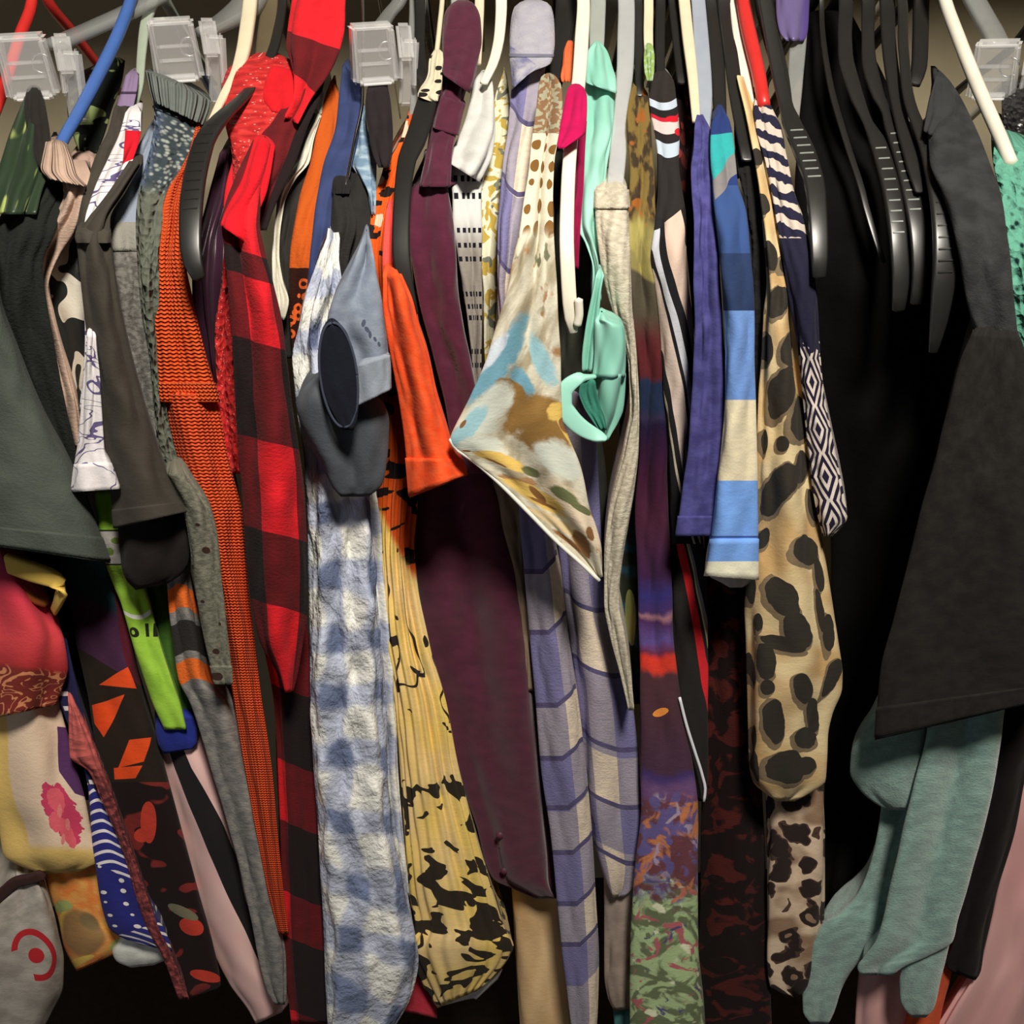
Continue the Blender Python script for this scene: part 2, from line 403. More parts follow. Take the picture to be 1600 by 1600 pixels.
def hanger(name, label, path, mat, off=0., flat=.35, group='plastic clothes hangers on the rod', ridges=None, tip=True):
    p = np.array([(a, b) for a, b, *_ in path], float); w = np.array([q[2] for q in path], float)
    extra = np.array([q[3] if len(q) > 3 else 0. for q in path])
    Y = yb(p[:, 1]) + off + extra
    P = at(p[:, 0], p[:, 1], Y)
    dist = np.linalg.norm(P - CAMP, axis=1); r = w / 2 / FPX * dist * np.cos(np.arctan(np.hypot(p[:, 0] - 800, p[:, 1] - 800) / FPX))
    x0 = P[0, 0] + .15 * (P[0, 0] - P[1, 0]); ax = np.array([x0, ROD_Y, max(NECK_Z, P[0, 2] + .015)])
    g = thing(name, label, 'hanger', ax, group)
    pts = np.concatenate([[ax], P]); rr = np.concatenate([[r[0]], r])
    tube('arm', pts, rr, mat, g, flat, 12)
    rear = pts.copy(); rear[:, 1] = 2 * ROD_Y - rear[:, 1]; rear[:, 0] = ax[0] + (rear[:, 0] - ax[0]) * .4
    tube('arm', rear, rr, mat, g, flat, 12)
    a = np.linspace(-.5 * np.pi, 1.15 * np.pi, 12); h = ROD_Z + .0195
    hook = [ax, (ax[0], ROD_Y, ROD_Z - .055)] + [(ax[0], ROD_Y + .0195 * math.cos(q), ROD_Z + .0195 * math.sin(q)) for q in a]
    tube('hook', np.array(hook), .0016, M_metal, g, 1., 8)
    if ridges:
        y0, y1, n, m = ridges; specs = []
        tt = np.linspace(y0, y1, n)
        for yy in tt:
            xx = np.interp(yy, p[:, 1], p[:, 0]); ri = np.interp(yy, p[:, 1], r); o_ = np.interp(yy, p[:, 1], extra)
            c = at(xx, yy, float(yb(yy)) + off + o_)
            T = at(xx, yy + 5, float(yb(yy + 5)) + off + o_) - c; T /= np.linalg.norm(T)
            nrm = np.cross(T, [1, 0, 0]); nrm = nrm if nrm[1] < 0 else -nrm
            cc = c + nrm * ri * flat
            specs.append((cc, (ri * 1.3, .0012, .0012), (math.atan2(nrm[2], -nrm[1]) * -1, 0, 0)))
        o = boxes('grip_ridges', specs, m, g, bevel=.0003); o['kind'] = 'stuff'
    return g
# ------------------------------------------------------------------ the closet itself
def struct(name, verts, faces, mat):
    o = link_mesh(name, verts, faces, mat, smooth=False); o['kind'] = 'structure'; return o
def slab(name, lo, hi, mat):
    (x0, y0, z0), (x1, y1, z1) = lo, hi
    V = [(x, y, z) for x in (x0, x1) for y in (y0, y1) for z in (z0, z1)]
    F = [(0, 1, 3, 2), (4, 6, 7, 5), (0, 4, 5, 1), (2, 3, 7, 6), (0, 2, 6, 4), (1, 5, 7, 3)]
    return struct(name, V, F, mat)
M_wall = solid('painted_plaster', (.42, .36, .24), .9, .2, bump=.3, noise=.06)
M_floor = solid('brown_carpet', (.045, .033, .026), 1., .1, bump=1., noise=.3)
slab('wall_back', (-1.6, .66, 0), (1.6, .72, 2.75), M_wall)
slab('wall_left', (-1.66, -.1, 0), (-1.6, .72, 2.75), M_wall)
slab('wall_right', (1.6, -.1, 0), (1.66, .72, 2.75), M_wall)
slab('floor', (-1.66, -2.2, -.05), (1.66, .72, 0), M_floor)
M_shade_board = solid('painted_board', (.5, .46, .38), .7, .3)
sh = slab('shade_board', (-1.6, .10, 1.785), (1.6, .66, 1.805), M_shade_board); del sh['kind']; tag(sh, 'unseen added shelf above the rod', 'shade_board')  # unseen board added to cast shade on the wall and hanger tops
rod_m = solid('rod_steel', (.45, .45, .46), .3, metal=1.)
rod = tube('closet_rod', [(-1.6, ROD_Y, ROD_Z), (0, ROD_Y, ROD_Z), (1.6, ROD_Y, ROD_Z)], .016, rod_m, None, 1., 20, loc=(0, ROD_Y, ROD_Z))
tag(rod, 'steel closet rod running above all the hangers', 'rod')

# ------------------------------------------------------------------ garments, from left to right
blk = lambda y=400, r=38, g=36, b=32: A(r, g, b, y)
solo('added_backdrop_coat', 'dark coat added to blacken the gap behind the red ombre top and the angular print dress', 'coat', [(700, 0, 150), (860, 5, 170), (950, 20, 165), (1050, 50, 170), (1150, 70, 190), (1250, 100, 220)], A(16, 13, 13, 900), off=.10, back=.4)  # dark cloth added so the lit back wall stays hidden in this gap
# --- dark green glossy skirt in the clip at far left
def f_greengloss(k):
    st = k.ss(k.noise(k.vec(k.um * 1., k.vm * .15 + k.um * .25, 0.), scale=150., detail=1.), .60, .68)
    return k.mix(st, A(46, 62, 42, 250), A(170, 180, 100, 250))
g = root('skirt', 'glossy dark green skirt with pale yellow streaks hanging from the leftmost clear clip', 'skirt', 30, 330)
piece('body', [(148, 42, 66), (200, 18, 74), (255, 0, 76), (300, -15, 62), (335, -22, 52)], f_greengloss, g, off=-.005, back=.2, rough=.4, spec=.5, bump='satin', folds=((2.5, .007, 1.), (4., .003, 2.)))
piece('waistband', [(138, 42, 62, -.004), (162, 38, 70, -.004), (215, 44, 78, -.004), (262, 60, 80, -.004)], A(44, 40, 36, 250), g, off=-.01, D=.02)
def f_swirl(k):
    n = k.noise(k.muv(1., .7), scale=42., detail=0., dist=2.2)
    return k.mix(k.ss(n, .56, .6), A(18, 22, 18, 150), A(128, 140, 88, 150))
solo('patterned_scarf', 'black scarf with pale green swirls behind the blue hanger', 'scarf', [(95, 160, 195), (130, 105, 190), (170, 105, 175), (215, 115, 160), (240, 125, 150)], f_swirl, off=.075, back=.3, rough=.5, bump='satin')
# --- charcoal tee at the far left edge
cD1 = A(72, 76, 68, 700)
g = root('tee_shirt', 'charcoal short sleeved tee with a wide sleeve at the left edge of the rack', 'shirt', 60, 878, -.02)
s = piece('sleeve', [(-60, 372, -8, 372, 0), (-70, 430, -3, 440, 0), (-80, 470, 3, 480, 0), (-80, 555, 33, 563, 0), (-90, 640, 72, 655, 0), (-95, 730, 118, 742, 0), (-100, 790, 145, 802, 0), (-105, 815, 160, 842, 0), (-110, 838, 173, 880, 0)], cD1, g, off=-.02, D=.13, folds=((1.2, .005, 2.),), bump='fleece', bs=.5)
s.band('hem', 826, 856, s.mat, s.o)
g2 = solo('sweater', 'black fuzzy sweater squeezed between charcoal tee and beige turtleneck', 'sweater', [(255, 58, 78), (300, 50, 98), (335, 8, 92), (365, -12, 84), (410, -14, 66), (480, -8, 72), (560, 20, 86), (640, 54, 102), (735, 98, 124), (800, 120, 135)], A(36, 38, 34, 400), off=.012, bump='fleece', bs=1., folds=((2., .004, 2.), (4., .002, 1.)))
# --- beige turtleneck
g = root('turtleneck', 'beige turtleneck sweater under the tip of the blue hanger', 'sweater', 108, 690, .03)
cB = A(205, 172, 150, 300)
piece('body', [(270, 92, 140, -.03), (300, 100, 134, -.03), (330, 90, 126, -.02), (360, 72, 116, -.01), (400, 58, 92), (450, 57, 76), (500, 67, 84), (550, 77, 97), (600, 86, 113), (640, 92, 123), (700, 108, 128)], cB, g, off=.03, bump='fleece', folds=((2., .004, 1.5),))
s = piece('collar', [(72, 222, 104, 228, 0), (68, 240, 112, 248, 0), (64, 262, 120, 275, 0), (76, 280, 135, 292, 0)], cB, g, off=-.014, D=.05, bump='rib', bs=1., folds=((5., .0022, 0.),))
piece('collar_back', [(246, 112, 147, .0), (262, 112, 148, .0), (285, 118, 146, .0)], A(196, 160, 142, 300), g, off=.05, D=.05)
def f_bwfloral(k):
    n = k.noise(k.muv(1., .6, .1), scale=62., detail=0., dist=1.2)
    return k.mix((n > .52), A(24, 28, 26, 450), A(215, 205, 185, 450))
solo('floral_blouse', 'black and white floral blouse showing behind beige turtleneck', 'blouse', [(330, 98, 130), (380, 84, 133), (430, 70, 134), (470, 72, 138), (520, 88, 140), (570, 100, 145), (640, 112, 140)], f_bwfloral, off=.06, rough=.6, spec=.4)
# --- white tee with scribbles
def f_scrib(k):
    n = (k.noise(k.muv(1., 1.6), scale=30., detail=2., dist=.8) - .5).abs()
    c = k.mix((n < .012), A(222, 212, 208, 600), A(96, 84, 120, 600))
    red = k.poly([(196, 203), (221, 205), (212, 245), (190, 258)])
    return k.mix(red, c, A(215, 30, 45, 230))
g = root('scribble_tee', 'white tee with thin purple scribble lines and a narrow sleeve', 'shirt', 150, 770, -.03)
s = piece('body', [(176, 196, 220), (205, 188, 220), (250, 168, 207), (300, 146, 182), (345, 133, 152), (420, 128, 146), (525, 134, 150), (560, 132, 152), (640, 126, 155)], f_scrib, g, off=-.022, D=.12, folds=((2, .002, 1.),))
s = piece('sleeve', [(136, 520, 150, 524, 0), (131, 570, 154, 575, 0), (126, 640, 158, 645, 0), (120, 705, 164, 705, 0), (117, 722, 172, 720, 0), (111, 769, 188, 764, 0)], f_scrib, g, off=-.038, D=.05, folds=((2, .002, 1.),))
s.band('cuff', 724, 768, s.mat, s.o, d=.001)
solo('lilac_strap_top', 'lilac strap top peeking above the scribbled white tee', 'top', [(118, 196, 216), (140, 190, 214), (160, 184, 210), (200, 176, 200), (260, 160, 185)], lambda k: k.bands(k.y, [(110, A(150, 125, 155, 200)), (143, A(70, 55, 80, 200)), (147, A(150, 125, 155, 200)), (166, A(44, 40, 36, 200))]), off=.01, D=.1)
# --- dark grey tee
cH = A(66, 60, 52, 500)
g = root('grey_tee', 'dark grey short sleeved tee with sleeve hem above the black sleeve', 'shirt', 235, 820, -.02)
piece('body', [(168, 178, 196), (200, 172, 196), (240, 152, 182), (290, 134, 176), (330, 124, 182), (372, 118, 176)], cH, g, off=.0, back=.3)
s = piece('sleeve', [(255, 200, 222), (300, 170, 196), (345, 136, 172), (372, 119, 172), (400, 122, 176), (450, 127, 182), (520, 135, 196), (600, 146, 216), (700, 160, 246), (765, 172, 272), (178, 826, 292, 800, 0)], cH, g, off=-.03, D=.10, folds=((1.5, .005, 2.),))
s.band('hem', 790, 812, s.mat, s.o, d=.001)
piece('shoulder_seam', [(362, 118, 173), (372, 117, 174), (380, 119, 174)], A(76, 70, 60, 400), g, off=-.034, D=.06, folds=())
solo('black_tee', 'black sleeve hanging just below the dark grey tee hem', 'shirt', [(182, 815, 290, 802, 0), (187, 858, 297, 850, 0), (190, 885, 294, 878, 0), (197, 906, 284, 896, 0), (212, 922, 262, 912, 0)], A(34, 28, 26, 800), off=-.012, D=.11, folds=((1.3, .006, 1.),))
# --- light grey raglan
g = root('raglan_shirt', 'grey marl raglan shirt with pale shoulder beside the dark grey tee', 'shirt', 260, 770, .0)
def f_raglan(k):
    n = k.ss(k.noise(scale=260., detail=2.), .35, .65)
    d = k.mix(n, A(92, 88, 82, 450), A(128, 122, 114, 450))
    return k.mix((k.y < 352.), d, A(150, 156, 168, 300))
s = piece('body', [(215, 226, 240), (265, 198, 232), (310, 179, 222), (352, 171, 218), (400, 170, 217), (440, 178, 218), (480, 182, 221), (560, 196, 234), (640, 211, 241), (720, 232, 258), (790, 255, 278)], f_raglan, g, off=.004, D=.16, bump='fleece')
s.band('shoulder_seam', 347, 392, cloth('seam_grey', A(146, 140, 128, 380), bump='fleece'), s.o, d=.0012)
# --- grey chunky turtleneck
def f_chunk(k):
    v = k.voro(k.muv(1., .6), scale=380.)
    c = k.mix(k.ss(v, .15, .55), A(168, 172, 160, 250), A(62, 70, 74, 250))
    blue = k.ss(k.u, .35, .05)
    c = k.mix(blue * .5, c, A(104, 120, 150, 250))
    plain = k.ss(k.y, 285., 310.)
    return k.mix(plain, c, A(104, 106, 92, 350))
g = root('chunky_turtleneck', 'grey chunky knit turtleneck with ribbed collar left of the orange sweater', 'sweater', 350, 1068, -.02)
s = piece('body', [(235, 140, 322, 178, 0), (240, 165, 316, 195, 0), (241, 190, 308, 218, 0), (236, 225, 296, 245, 0), (226, 262, 282, 275, 0), (216, 300, 264, 310, 0), (212, 350, 252, 352, 0), (214, 400, 248, 400, 0), (221, 480, 248, 480, 0), (234, 560, 252, 560, 0), (242, 650, 262, 650, 0), (252, 760, 288, 760, 0)], f_chunk, g, off=-.004, D=.12, bump='chunk', bs=.8, folds=((1.5, .003, 1.),))
s.band('neck_seam', 180, 184, s.mat, s.o)
s = piece('collar', [(227, 110, 330, 158, 0), (229, 120, 329, 166, 0), (233, 140, 324, 182, 0), (238, 158, 318, 196, 0)], A(120, 124, 116, 200), g, off=-.014, D=.09, bump='rib', bs=1., folds=((9., .0022, 0.),), wr=0)
def f_speck(k):
    c = k.mix(k.ss(k.noise(scale=250., detail=2.), .35, .65), A(88, 86, 74, 900), A(112, 108, 92, 900))
    for x, y, r in ((322, 860, 6), (301, 886, 4), (338, 1018, 5), (341, 1057, 7), (318, 940, 3), (345, 975, 3), (309, 820, 3)): c = k.mix(k.ell(x, y, r, r * .9), c, A(52, 34, 28, 900))
    return c
s = piece('sleeve', [(740, 258, 292), (800, 287, 330), (850, 296, 342), (900, 302, 346), (950, 310, 352), (1000, 320, 357), (1040, 330, 361), (1070, 336, 362)], f_speck, g, off=-.028, D=.07, bump='fleece', folds=((1., .004, 1.),))
s.band('cuff', 1040, 1069, s.mat, s.o, d=.0012)
# --- grey sweatshirt with orange and black sleeve stripes
gr = A(112, 106, 100, 1050)
def f_stripe_grey(k):
    yy = k.y - (k.u - .5) * (k.u - .5) * 40.
    f = k.ss(k.noise(scale=120., detail=3.), .3, .7)
    g0 = k.mix(f, A(96, 92, 90, 1050), A(122, 116, 108, 1050))
    b = k.bands(yy, [(860, 0.), (912, 1.), (948, 0.), (1028, 1.), (1060, 0.), (1062, 0.)])
    d = k.bands(yy, [(860, 0.), (968, 1.), (1016, 0.), (1020, 0.)])
    return k.mix(d, k.mix(b, g0, A(232, 108, 40, 1000)), A(40, 36, 34, 1000))
solo('striped_sweatshirt', 'grey sweatshirt with orange and black sleeve stripes', 'sweatshirt', [(850, 255, 298), (890, 259, 298), (950, 264, 306), (1000, 270, 317), (1060, 279, 330), (1100, 298, 368), (1200, 330, 390), (1300, 360, 408), (1350, 374, 416), (1400, 385, 426), (1450, 395, 440), (1500, 405, 447), (1550, 418, 448), (1570, 430, 445)], f_stripe_grey, off=.012, D=.16, bump='fleece', folds=((1.5, .006, 1.5),))
# --- orange knit sweater
def f_orange(k):
    r = (k.vm * 2166.).sin() * .5 + .5
    return k.mix(r, A(206, 70, 26, 550), A(236, 96, 44, 550))
g = root('orange_sweater', 'long orange knit sweater between grey turtleneck and red plaid shirt', 'sweater', 440, 1450, .01)
s = piece('sleeve', [(185, 313, 322), (235, 299, 313), (290, 266, 292), (320, 256, 290), (350, 251, 287), (400, 245, 284), (450, 243, 294), (500, 243, 306), (550, 245, 318), (600, 247, 332), (628, 250, 340)], f_orange, g, off=.0, D=.13, bump='knit', bs=1., folds=((1., .006, 1.),))
def f_orange2(k):
    r = (k.um * 2166.).sin() * .5 + .5
    return k.mix(r, A(190, 64, 30, 800), A(212, 80, 40, 800))
piece('body', [(616, 249, 336), (650, 255, 345), (700, 266, 353), (760, 284, 368), (800, 296, 378), (900, 330, 386), (1000, 350, 398), (1100, 366, 410), (1200, 382, 425), (1300, 400, 434), (1400, 420, 444), (1460, 436, 451)], f_orange2, g, off=.003, D=.16, bump='knit', bs=.8, folds=((1.5, .006, 1.),))
s.band('armhole_seam', 598, 628, s.mat, s.o, d=.002)
# --- satin, glitter knit
solo('satin_blouse', 'dark plum satin blouse between orange sweater and red glitter knit', 'blouse', [(240, 345, 372), (300, 330, 368), (380, 308, 352), (430, 300, 351), (480, 304, 350), (520, 314, 346), (580, 328, 344), (640, 338, 345)], A(62, 34, 50, 450), off=.055, rough=.35, spec=.6, bump='satin', folds=((3., .006, 2.),))
def f_glitter(k):
    sp = (k.voro(scale=420., out='Distance') < .16)
    c = k.mix(k.ss(k.noise(scale=200.), .3, .7), A(182, 34, 36, 250), A(222, 58, 54, 250))
    return k.mix(sp, c, A(250, 190, 170, 250))
solo('glitter_sweater', 'red glittery knit sweater with rounded shoulder beside the plaid collar', 'sweater', [(88, 390, 440), (97, 368, 458), (115, 352, 470), (150, 345, 476), (200, 353, 462), (240, 362, 440), (300, 364, 410), (360, 356, 390), (440, 348, 372), (500, 340, 368), (560, 338, 367), (600, 339, 370), (690, 349, 376), (740, 362, 376)], f_glitter, off=.008, bump='chunk', bs=.6, rough=.6, folds=((1.5, .004, 1.),))
# --- red buffalo plaid flannel
RED, DRD, BLK = A(222, 34, 42, 600), A(112, 26, 30, 600), A(34, 26, 26, 600)
def plaid(rows_on, colb, odd_first=True, slope=25., cols=None):
    def f(k):
        yy = k.y - (k.u - .5) * slope
        row = k.bands(yy, rows_on)
        cc = k.bands(k.u, cols) if cols else (k.u < colb)
        w = (k.um * 3900. + k.vm * 3900.).sin() * .5 + .5
        n = row + cc
        c = k.mix((n > .5), RED, k.mix(w * .35, DRD, BLK))
        c = k.mix((n > 1.5), c, BLK)
        f_ = k.ss(k.noise(scale=60., detail=4.), .25, .75)
        return k.mix(f_ * .25, c, (.02, .005, .006))
    return f
g = root('plaid_shirt', 'red and black buffalo plaid flannel shirt with its collar standing up', 'shirt', 470, 1590, .0)
piece('body', [(235, 368, 412, -.01), (330, 350, 405), (400, 352, 408), (480, 360, 425), (620, 372, 440), (760, 385, 460), (900, 395, 470), (1000, 410, 482), (1100, 428, 491), (1200, 434, 494), (1300, 438, 497), (1400, 441, 500), (1500, 445, 508), (1600, 455, 518)],
      plaid([(300, 0.), (1080, 1.), (1195, 0.), (1290, 1.), (1400, 0.), (1470, 1.), (1590, 0.)], .18, cols=[(-1., 0.), (.22, 1.), (1.4, 0.)]), g, off=.018, bump='fleece', folds=((2., .006, 1.),))
s = piece('sleeve', [(228, 392, 420), (290, 364, 408), (350, 346, 402), (385, 350, 408), (450, 356, 427), (520, 362, 441), (600, 366, 451), (700, 372, 467), (780, 379, 477), (830, 382, 479), (900, 387, 481), (945, 394, 481), (1000, 405, 474), (1050, 432, 466), (1082, 446, 458)],
      plaid([(200, 0.), (392, 1.), (432, 0.), (535, 1.), (688, 0.), (832, 1.), (948, 0.)], .30, cols=[(-1., 1.), (.30, 0.), (.86, 1.), (1.2, 1.)]), g, off=-.028, D=.12, bump='fleece', folds=((1., .008, 1.), (2.5, .003, 2.)))
piece('epaulette', [(398, 215, 430, 228, 0), (378, 280, 418, 296, 0), (352, 330, 398, 350, 0), (344, 352, 394, 386, 0)], lambda k: A(225, 28, 40, 330), g, off=-.034, D=.03, bump='fleece', folds=((1.5, .003, 1.),))
piece('yoke', [(108, 478, 512), (150, 432, 500), (200, 404, 480), (250, 392, 462), (310, 380, 434), (360, 374, 414)], plaid([(90, 1.), (160, 1.), (230, 1.), (300, 1.)], .3, cols=[(-1., 0.), (.80, 1.), (2., 1.)]), g, off=.0, back=.3, bump='fleece', folds=((2., .004, 2.),))
s = piece('collar', [(460, -30, 545, -30, 0), (456, 0, 539, 0, 0), (450, 40, 537, 42, 0), (447, 72, 530, 80, 0), (455, 100, 515, 115, 0), (462, 150, 482, 158, 0), (448, 185, 462, 192, 0)], plaid([(-60, 0.), (62, 1.), (130, 0.), (200, 0.)], .3, cols=[(-1., 0.), (2., 0.)]), g, off=-.015, D=.05, bump='fleece', folds=((2., .008, 2.),))
piece('collar_fold', [(425, 104, 470, 118, 0), (408, 150, 476, 150, 0), (425, 175, 455, 178, 0)], lambda k: A(228, 32, 40, 200), g, off=-.006, D=.03, bump='fleece')
# --- black top with white trim
g = root('trimmed_top', 'black top with wavy white edging beside the rust lace top', 'top', 440, 500, .05)
piece('body', [(165, 482, 506), (200, 474, 498), (245, 458, 490), (300, 442, 474), (350, 433, 462), (400, 428, 454), (450, 430, 456), (500, 434, 462), (560, 445, 465)], A(50, 46, 42, 350), g, off=.048)
piece('trim', [(146, 488, 509), (166, 482, 507), (178, 492, 505)], A(232, 226, 205, 200), g, off=.036, D=.02, folds=())
piece('trim', [(182, 492, 502), (220, 470, 490), (252, 458, 484), (280, 442, 462), (320, 434, 444), (400, 428, 436), (440, 428, 442), (470, 427, 451), (500, 430, 445)], A(228, 220, 198, 350), g, off=.03, D=.03, folds=((1., .003, 2.),))
def f_rust(k):
    lace = k.voro(scale=105.); ring = ((lace - .32).abs() < .1)
    l = k.mix(ring, A(48, 22, 16, 450), A(226, 98, 40, 450))
    return k.mix((k.y + k.noise(scale=60.) * 20. > 428.), A(206, 92, 32, 300), l)
s = solo('lace_top', 'rust orange top with a lace panel of small rings', 'top', [(133, 516, 523), (150, 508, 530), (190, 499, 531), (250, 486, 522), (320, 466, 506), (400, 454, 490), (450, 452, 488), (520, 455, 484), (600, 460, 480)], f_rust, off=.04, bump='fleece', folds=((1., .003, 1.),))
solo('blue_shirt', 'plain slate blue shirt between rust lace top and black knit', 'shirt', [(104, 536, 543), (120, 535, 556), (150, 532, 566), (200, 524, 566), (260, 505, 550), (320, 494, 530), (400, 486, 520), (460, 480, 516), (520, 480, 510)], A(62, 72, 112, 250), off=.03, folds=((1.5, .003, 1.),))
# --- blue gingham
def f_ging(k):
    u_ = k.um * 27. + k.noise(k.muv(1., .5), scale=18.) * 1.0; v_ = k.y / 92. + k.noise(k.muv(1., .5, .3), scale=22.) * .9 - k.u * k.ss(k.y, 1150., 1450.) * .5
    a = k.ss((u_ * 6.283).sin(), -.45, .75); b = k.ss((v_ * 6.283).sin(), -.45, .75)
    top = k.ss(k.y, 520., 470.); a = a * (1. - top)
    n = (a + b) * .5
    c = k.mix(k.ss(n, 0., .5), A(222, 217, 206, 950), A(162, 164, 176, 950))
    return k.mix(k.ss(n, .5, 1.), c, A(98, 106, 130, 950))
g = root('gingham_shirt', 'crinkled blue and white gingham shirt hanging to the bottom edge', 'shirt', 560, 1590, .0)
piece('body', [(372, 512, 526), (400, 500, 528), (440, 488, 530), (480, 474, 532), (520, 466, 530), (560, 462, 540), (610, 463, 560), (660, 468, 570), (720, 476, 572), (800, 480, 578), (900, 482, 586), (1000, 484, 596), (1100, 485, 604), (1200, 490, 608), (1280, 496, 616), (1360, 500, 630), (1440, 505, 645), (1500, 507, 654), (1550, 509, 645), (1600, 512, 620), (1630, 520, 600)], f_ging, g, off=.0, bump='crinkle', bs=1., folds=((2.2, .007, 3.), (5., .003, 5.)), wr=.004, nu=44, nv=220)
piece('side_panel', [(780, 560, 590), (900, 572, 600), (1000, 580, 612), (1100, 590, 618), (1200, 596, 622), (1300, 605, 630), (1400, 620, 640)], f_ging, g, off=.03, bump='crinkle', folds=((2., .005, 3.),))
s = None
# --- black knit top, pale denim collar
g = root('black_knit_top', 'black knit top on the thin metal hanger behind the grey rolled sleeve', 'top', 540, 480, .03)
piece('body', [(255, 552, 582), (300, 540, 586), (350, 526, 584), (400, 517, 576), (450, 520, 562), (520, 528, 560)], A(46, 44, 42, 350), g, off=.035, bump='fleece')
piece('sleeve', [(285, 521, 546), (310, 519, 548), (350, 517, 556), (400, 516, 545), (440, 520, 538), (485, 527, 534)], A(46, 44, 42, 350), g, off=.018, D=.06, bump='fleece')
piece('cuff', [(283, 520, 546), (292, 519, 548), (303, 520, 546)], A(40, 38, 38, 350), g, off=.014, D=.05, folds=())
solo('denim_shirt', 'pale washed denim shirt collar curving behind the third clear clip', 'shirt', [(166, 560, 570), (200, 556, 574), (235, 553, 584), (255, 549, 588), (275, 560, 588), (300, 574, 588), (335, 580, 586)], lambda k: k.mix(k.ss(k.noise(scale=130., detail=4.), .4, .7), A(120, 144, 166, 250), A(180, 200, 208, 250)), off=.026, D=.03)
solo('black_skirt', 'black fabric folded into the clear clip above the denim collar', 'skirt', [(138, 574, 606), (165, 571, 611), (210, 577, 614), (240, 583, 613), (262, 592, 608)], A(46, 38, 40, 200), off=-.005, D=.12, rough=.95)
# --- grey rolled sleeve
cX = A(128, 134, 146, 520); cXd = A(70, 72, 78, 640)
g = root('grey_shirt', 'slate grey shirt with a rolled open sleeve over the gingham', 'shirt', 560, 770, -.04)
def f_greysl(k):
    c = k.mix(k.ss(k.noise(scale=90., detail=4.), .3, .7), A(118, 124, 138, 500), A(140, 146, 156, 500))
    for x, y, rx, ry, r in ((568, 505, 3, 6, .3), (573, 515, 3, 5, -.3), (577, 523, 2, 6, .2), (583, 530, 2, 4, 0), (588, 538, 2, 4, 0)): c = k.mix(k.ell(x, y, rx, ry, r), c, A(78, 82, 98, 500))
    return c
s = piece('sleeve', [(378, 568, 578), (400, 558, 582), (430, 540, 588), (470, 520, 596), (510, 512, 602), (550, 528, 607), (600, 540, 610), (545, 640, 612, 608, 0)], f_greysl, g, off=-.045, D=.06, folds=((1.5, .004, 2.),))
piece('cuff', [(553, 572, 609, 555, 0), (553, 600, 611, 580, 0), (552, 638, 612, 608, 0)], A(142, 146, 154, 560), g, off=-.056, D=.02, folds=())
piece('opening_shade', [(507, 508, 530), (518, 502, 541), (540, 498, 549), (575, 497, 555), (605, 502, 558), (632, 513, 560), (655, 526, 558), (672, 536, 552)], A(26, 27, 36, 560), g, off=-.064, D=.012, bulge=.12, folds=(), wr=.0004)  # dark disc: the shade inside the sleeve mouth, put into the colour
an = np.linspace(0, 2 * np.pi, 25)
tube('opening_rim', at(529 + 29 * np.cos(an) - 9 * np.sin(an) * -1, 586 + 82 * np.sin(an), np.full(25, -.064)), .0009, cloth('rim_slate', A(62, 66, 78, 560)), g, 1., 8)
s = piece('rolled_sleeve', [(596, 486, 560), (612, 470, 580), (632, 464, 600), (660, 470, 607), (700, 488, 605), (735, 508, 600), (760, 520, 592), (776, 534, 572)], A(78, 80, 84, 680), g, off=-.036, D=.07, folds=((1.0, .007, 2.), (2.6, .003, 3.)))
# --- orange and yellow print dress
def f_tiger(k):
    n = k.noise(k.vec(k.um * .6 + k.vm * .25, k.vm * 1.6), scale=42., detail=1., dist=.6)
    org = k.mix((n > .57), A(222, 92, 30, 450), A(34, 24, 22, 450))
    cream = k.noise(k.muv(), scale=34., detail=0.)
    org = k.mix((cream > .62) * (k.y < 420.), org, A(232, 200, 170, 350))
    edge = k.y + (k.u - .5) * -110.
    n2 = k.noise(k.vec(k.um * 1.0 - k.vm * .12, k.vm * .45), scale=78., detail=1.5, dist=.8)
    th = k.bands(k.y, [(780, .72), (1000, .66), (1120, .70), (1215, .66), (1232, .52), (1262, .54), (1285, .62), (1320, .60), (1350, .535), (1500, .53), (1600, .55)], 'LINEAR')
    yel = k.mix(k.ss(k.noise(k.muv(1., .25, .7), scale=40.), .35, .65), A(190, 162, 112, 1200), A(196, 166, 88, 1200))
    yel = k.mix(k.m('GREATER_THAN', n2, th), yel, A(36, 30, 22, 1200))
    ln = ((k.noise(k.muv(1., .35, .2), scale=24.) - .5).abs() < .008) * (k.y > 900.) * (k.y < 1130.)
    yel = k.mix(ln, yel, A(40, 34, 30, 1000))
    return k.mix(k.ss(edge, 838., 862.), org, yel)
g = root('print_dress', 'finely pleated dress fading from orange tiger print to yellow with black marks', 'dress', 720, 1560, .03)
s = piece('body', [(180, 638, 648), (215, 630, 650), (250, 610, 646), (290, 592, 640), (350, 580, 625), (400, 577, 618), (450, 579, 620), (520, 588, 628), (600, 596, 640), (700, 596, 655), (800, 591, 650), (850, 592, 646), (900, 595, 650), (1000, 602, 668), (1100, 616, 697), (1200, 625, 716), (1300, 632, 742), (1400, 640, 772), (1450, 648, 788), (636, 1480, 802, 1476, 0), (658, 1535, 792, 1500, 0), (684, 1575, 752, 1545, 0)], f_tiger, g, off=.03, folds=((9., .0032, 1.), (2., .004, 2.)), nu=70, nv=170, rough=.7)
piece('lining_hem', [(690, 1572, 760, 1535, 0), (740, 1560, 785, 1515, 0), (744, 1562, 778, 1530, 0)], A(190, 186, 180, 1500), g, off=.05, D=.04)
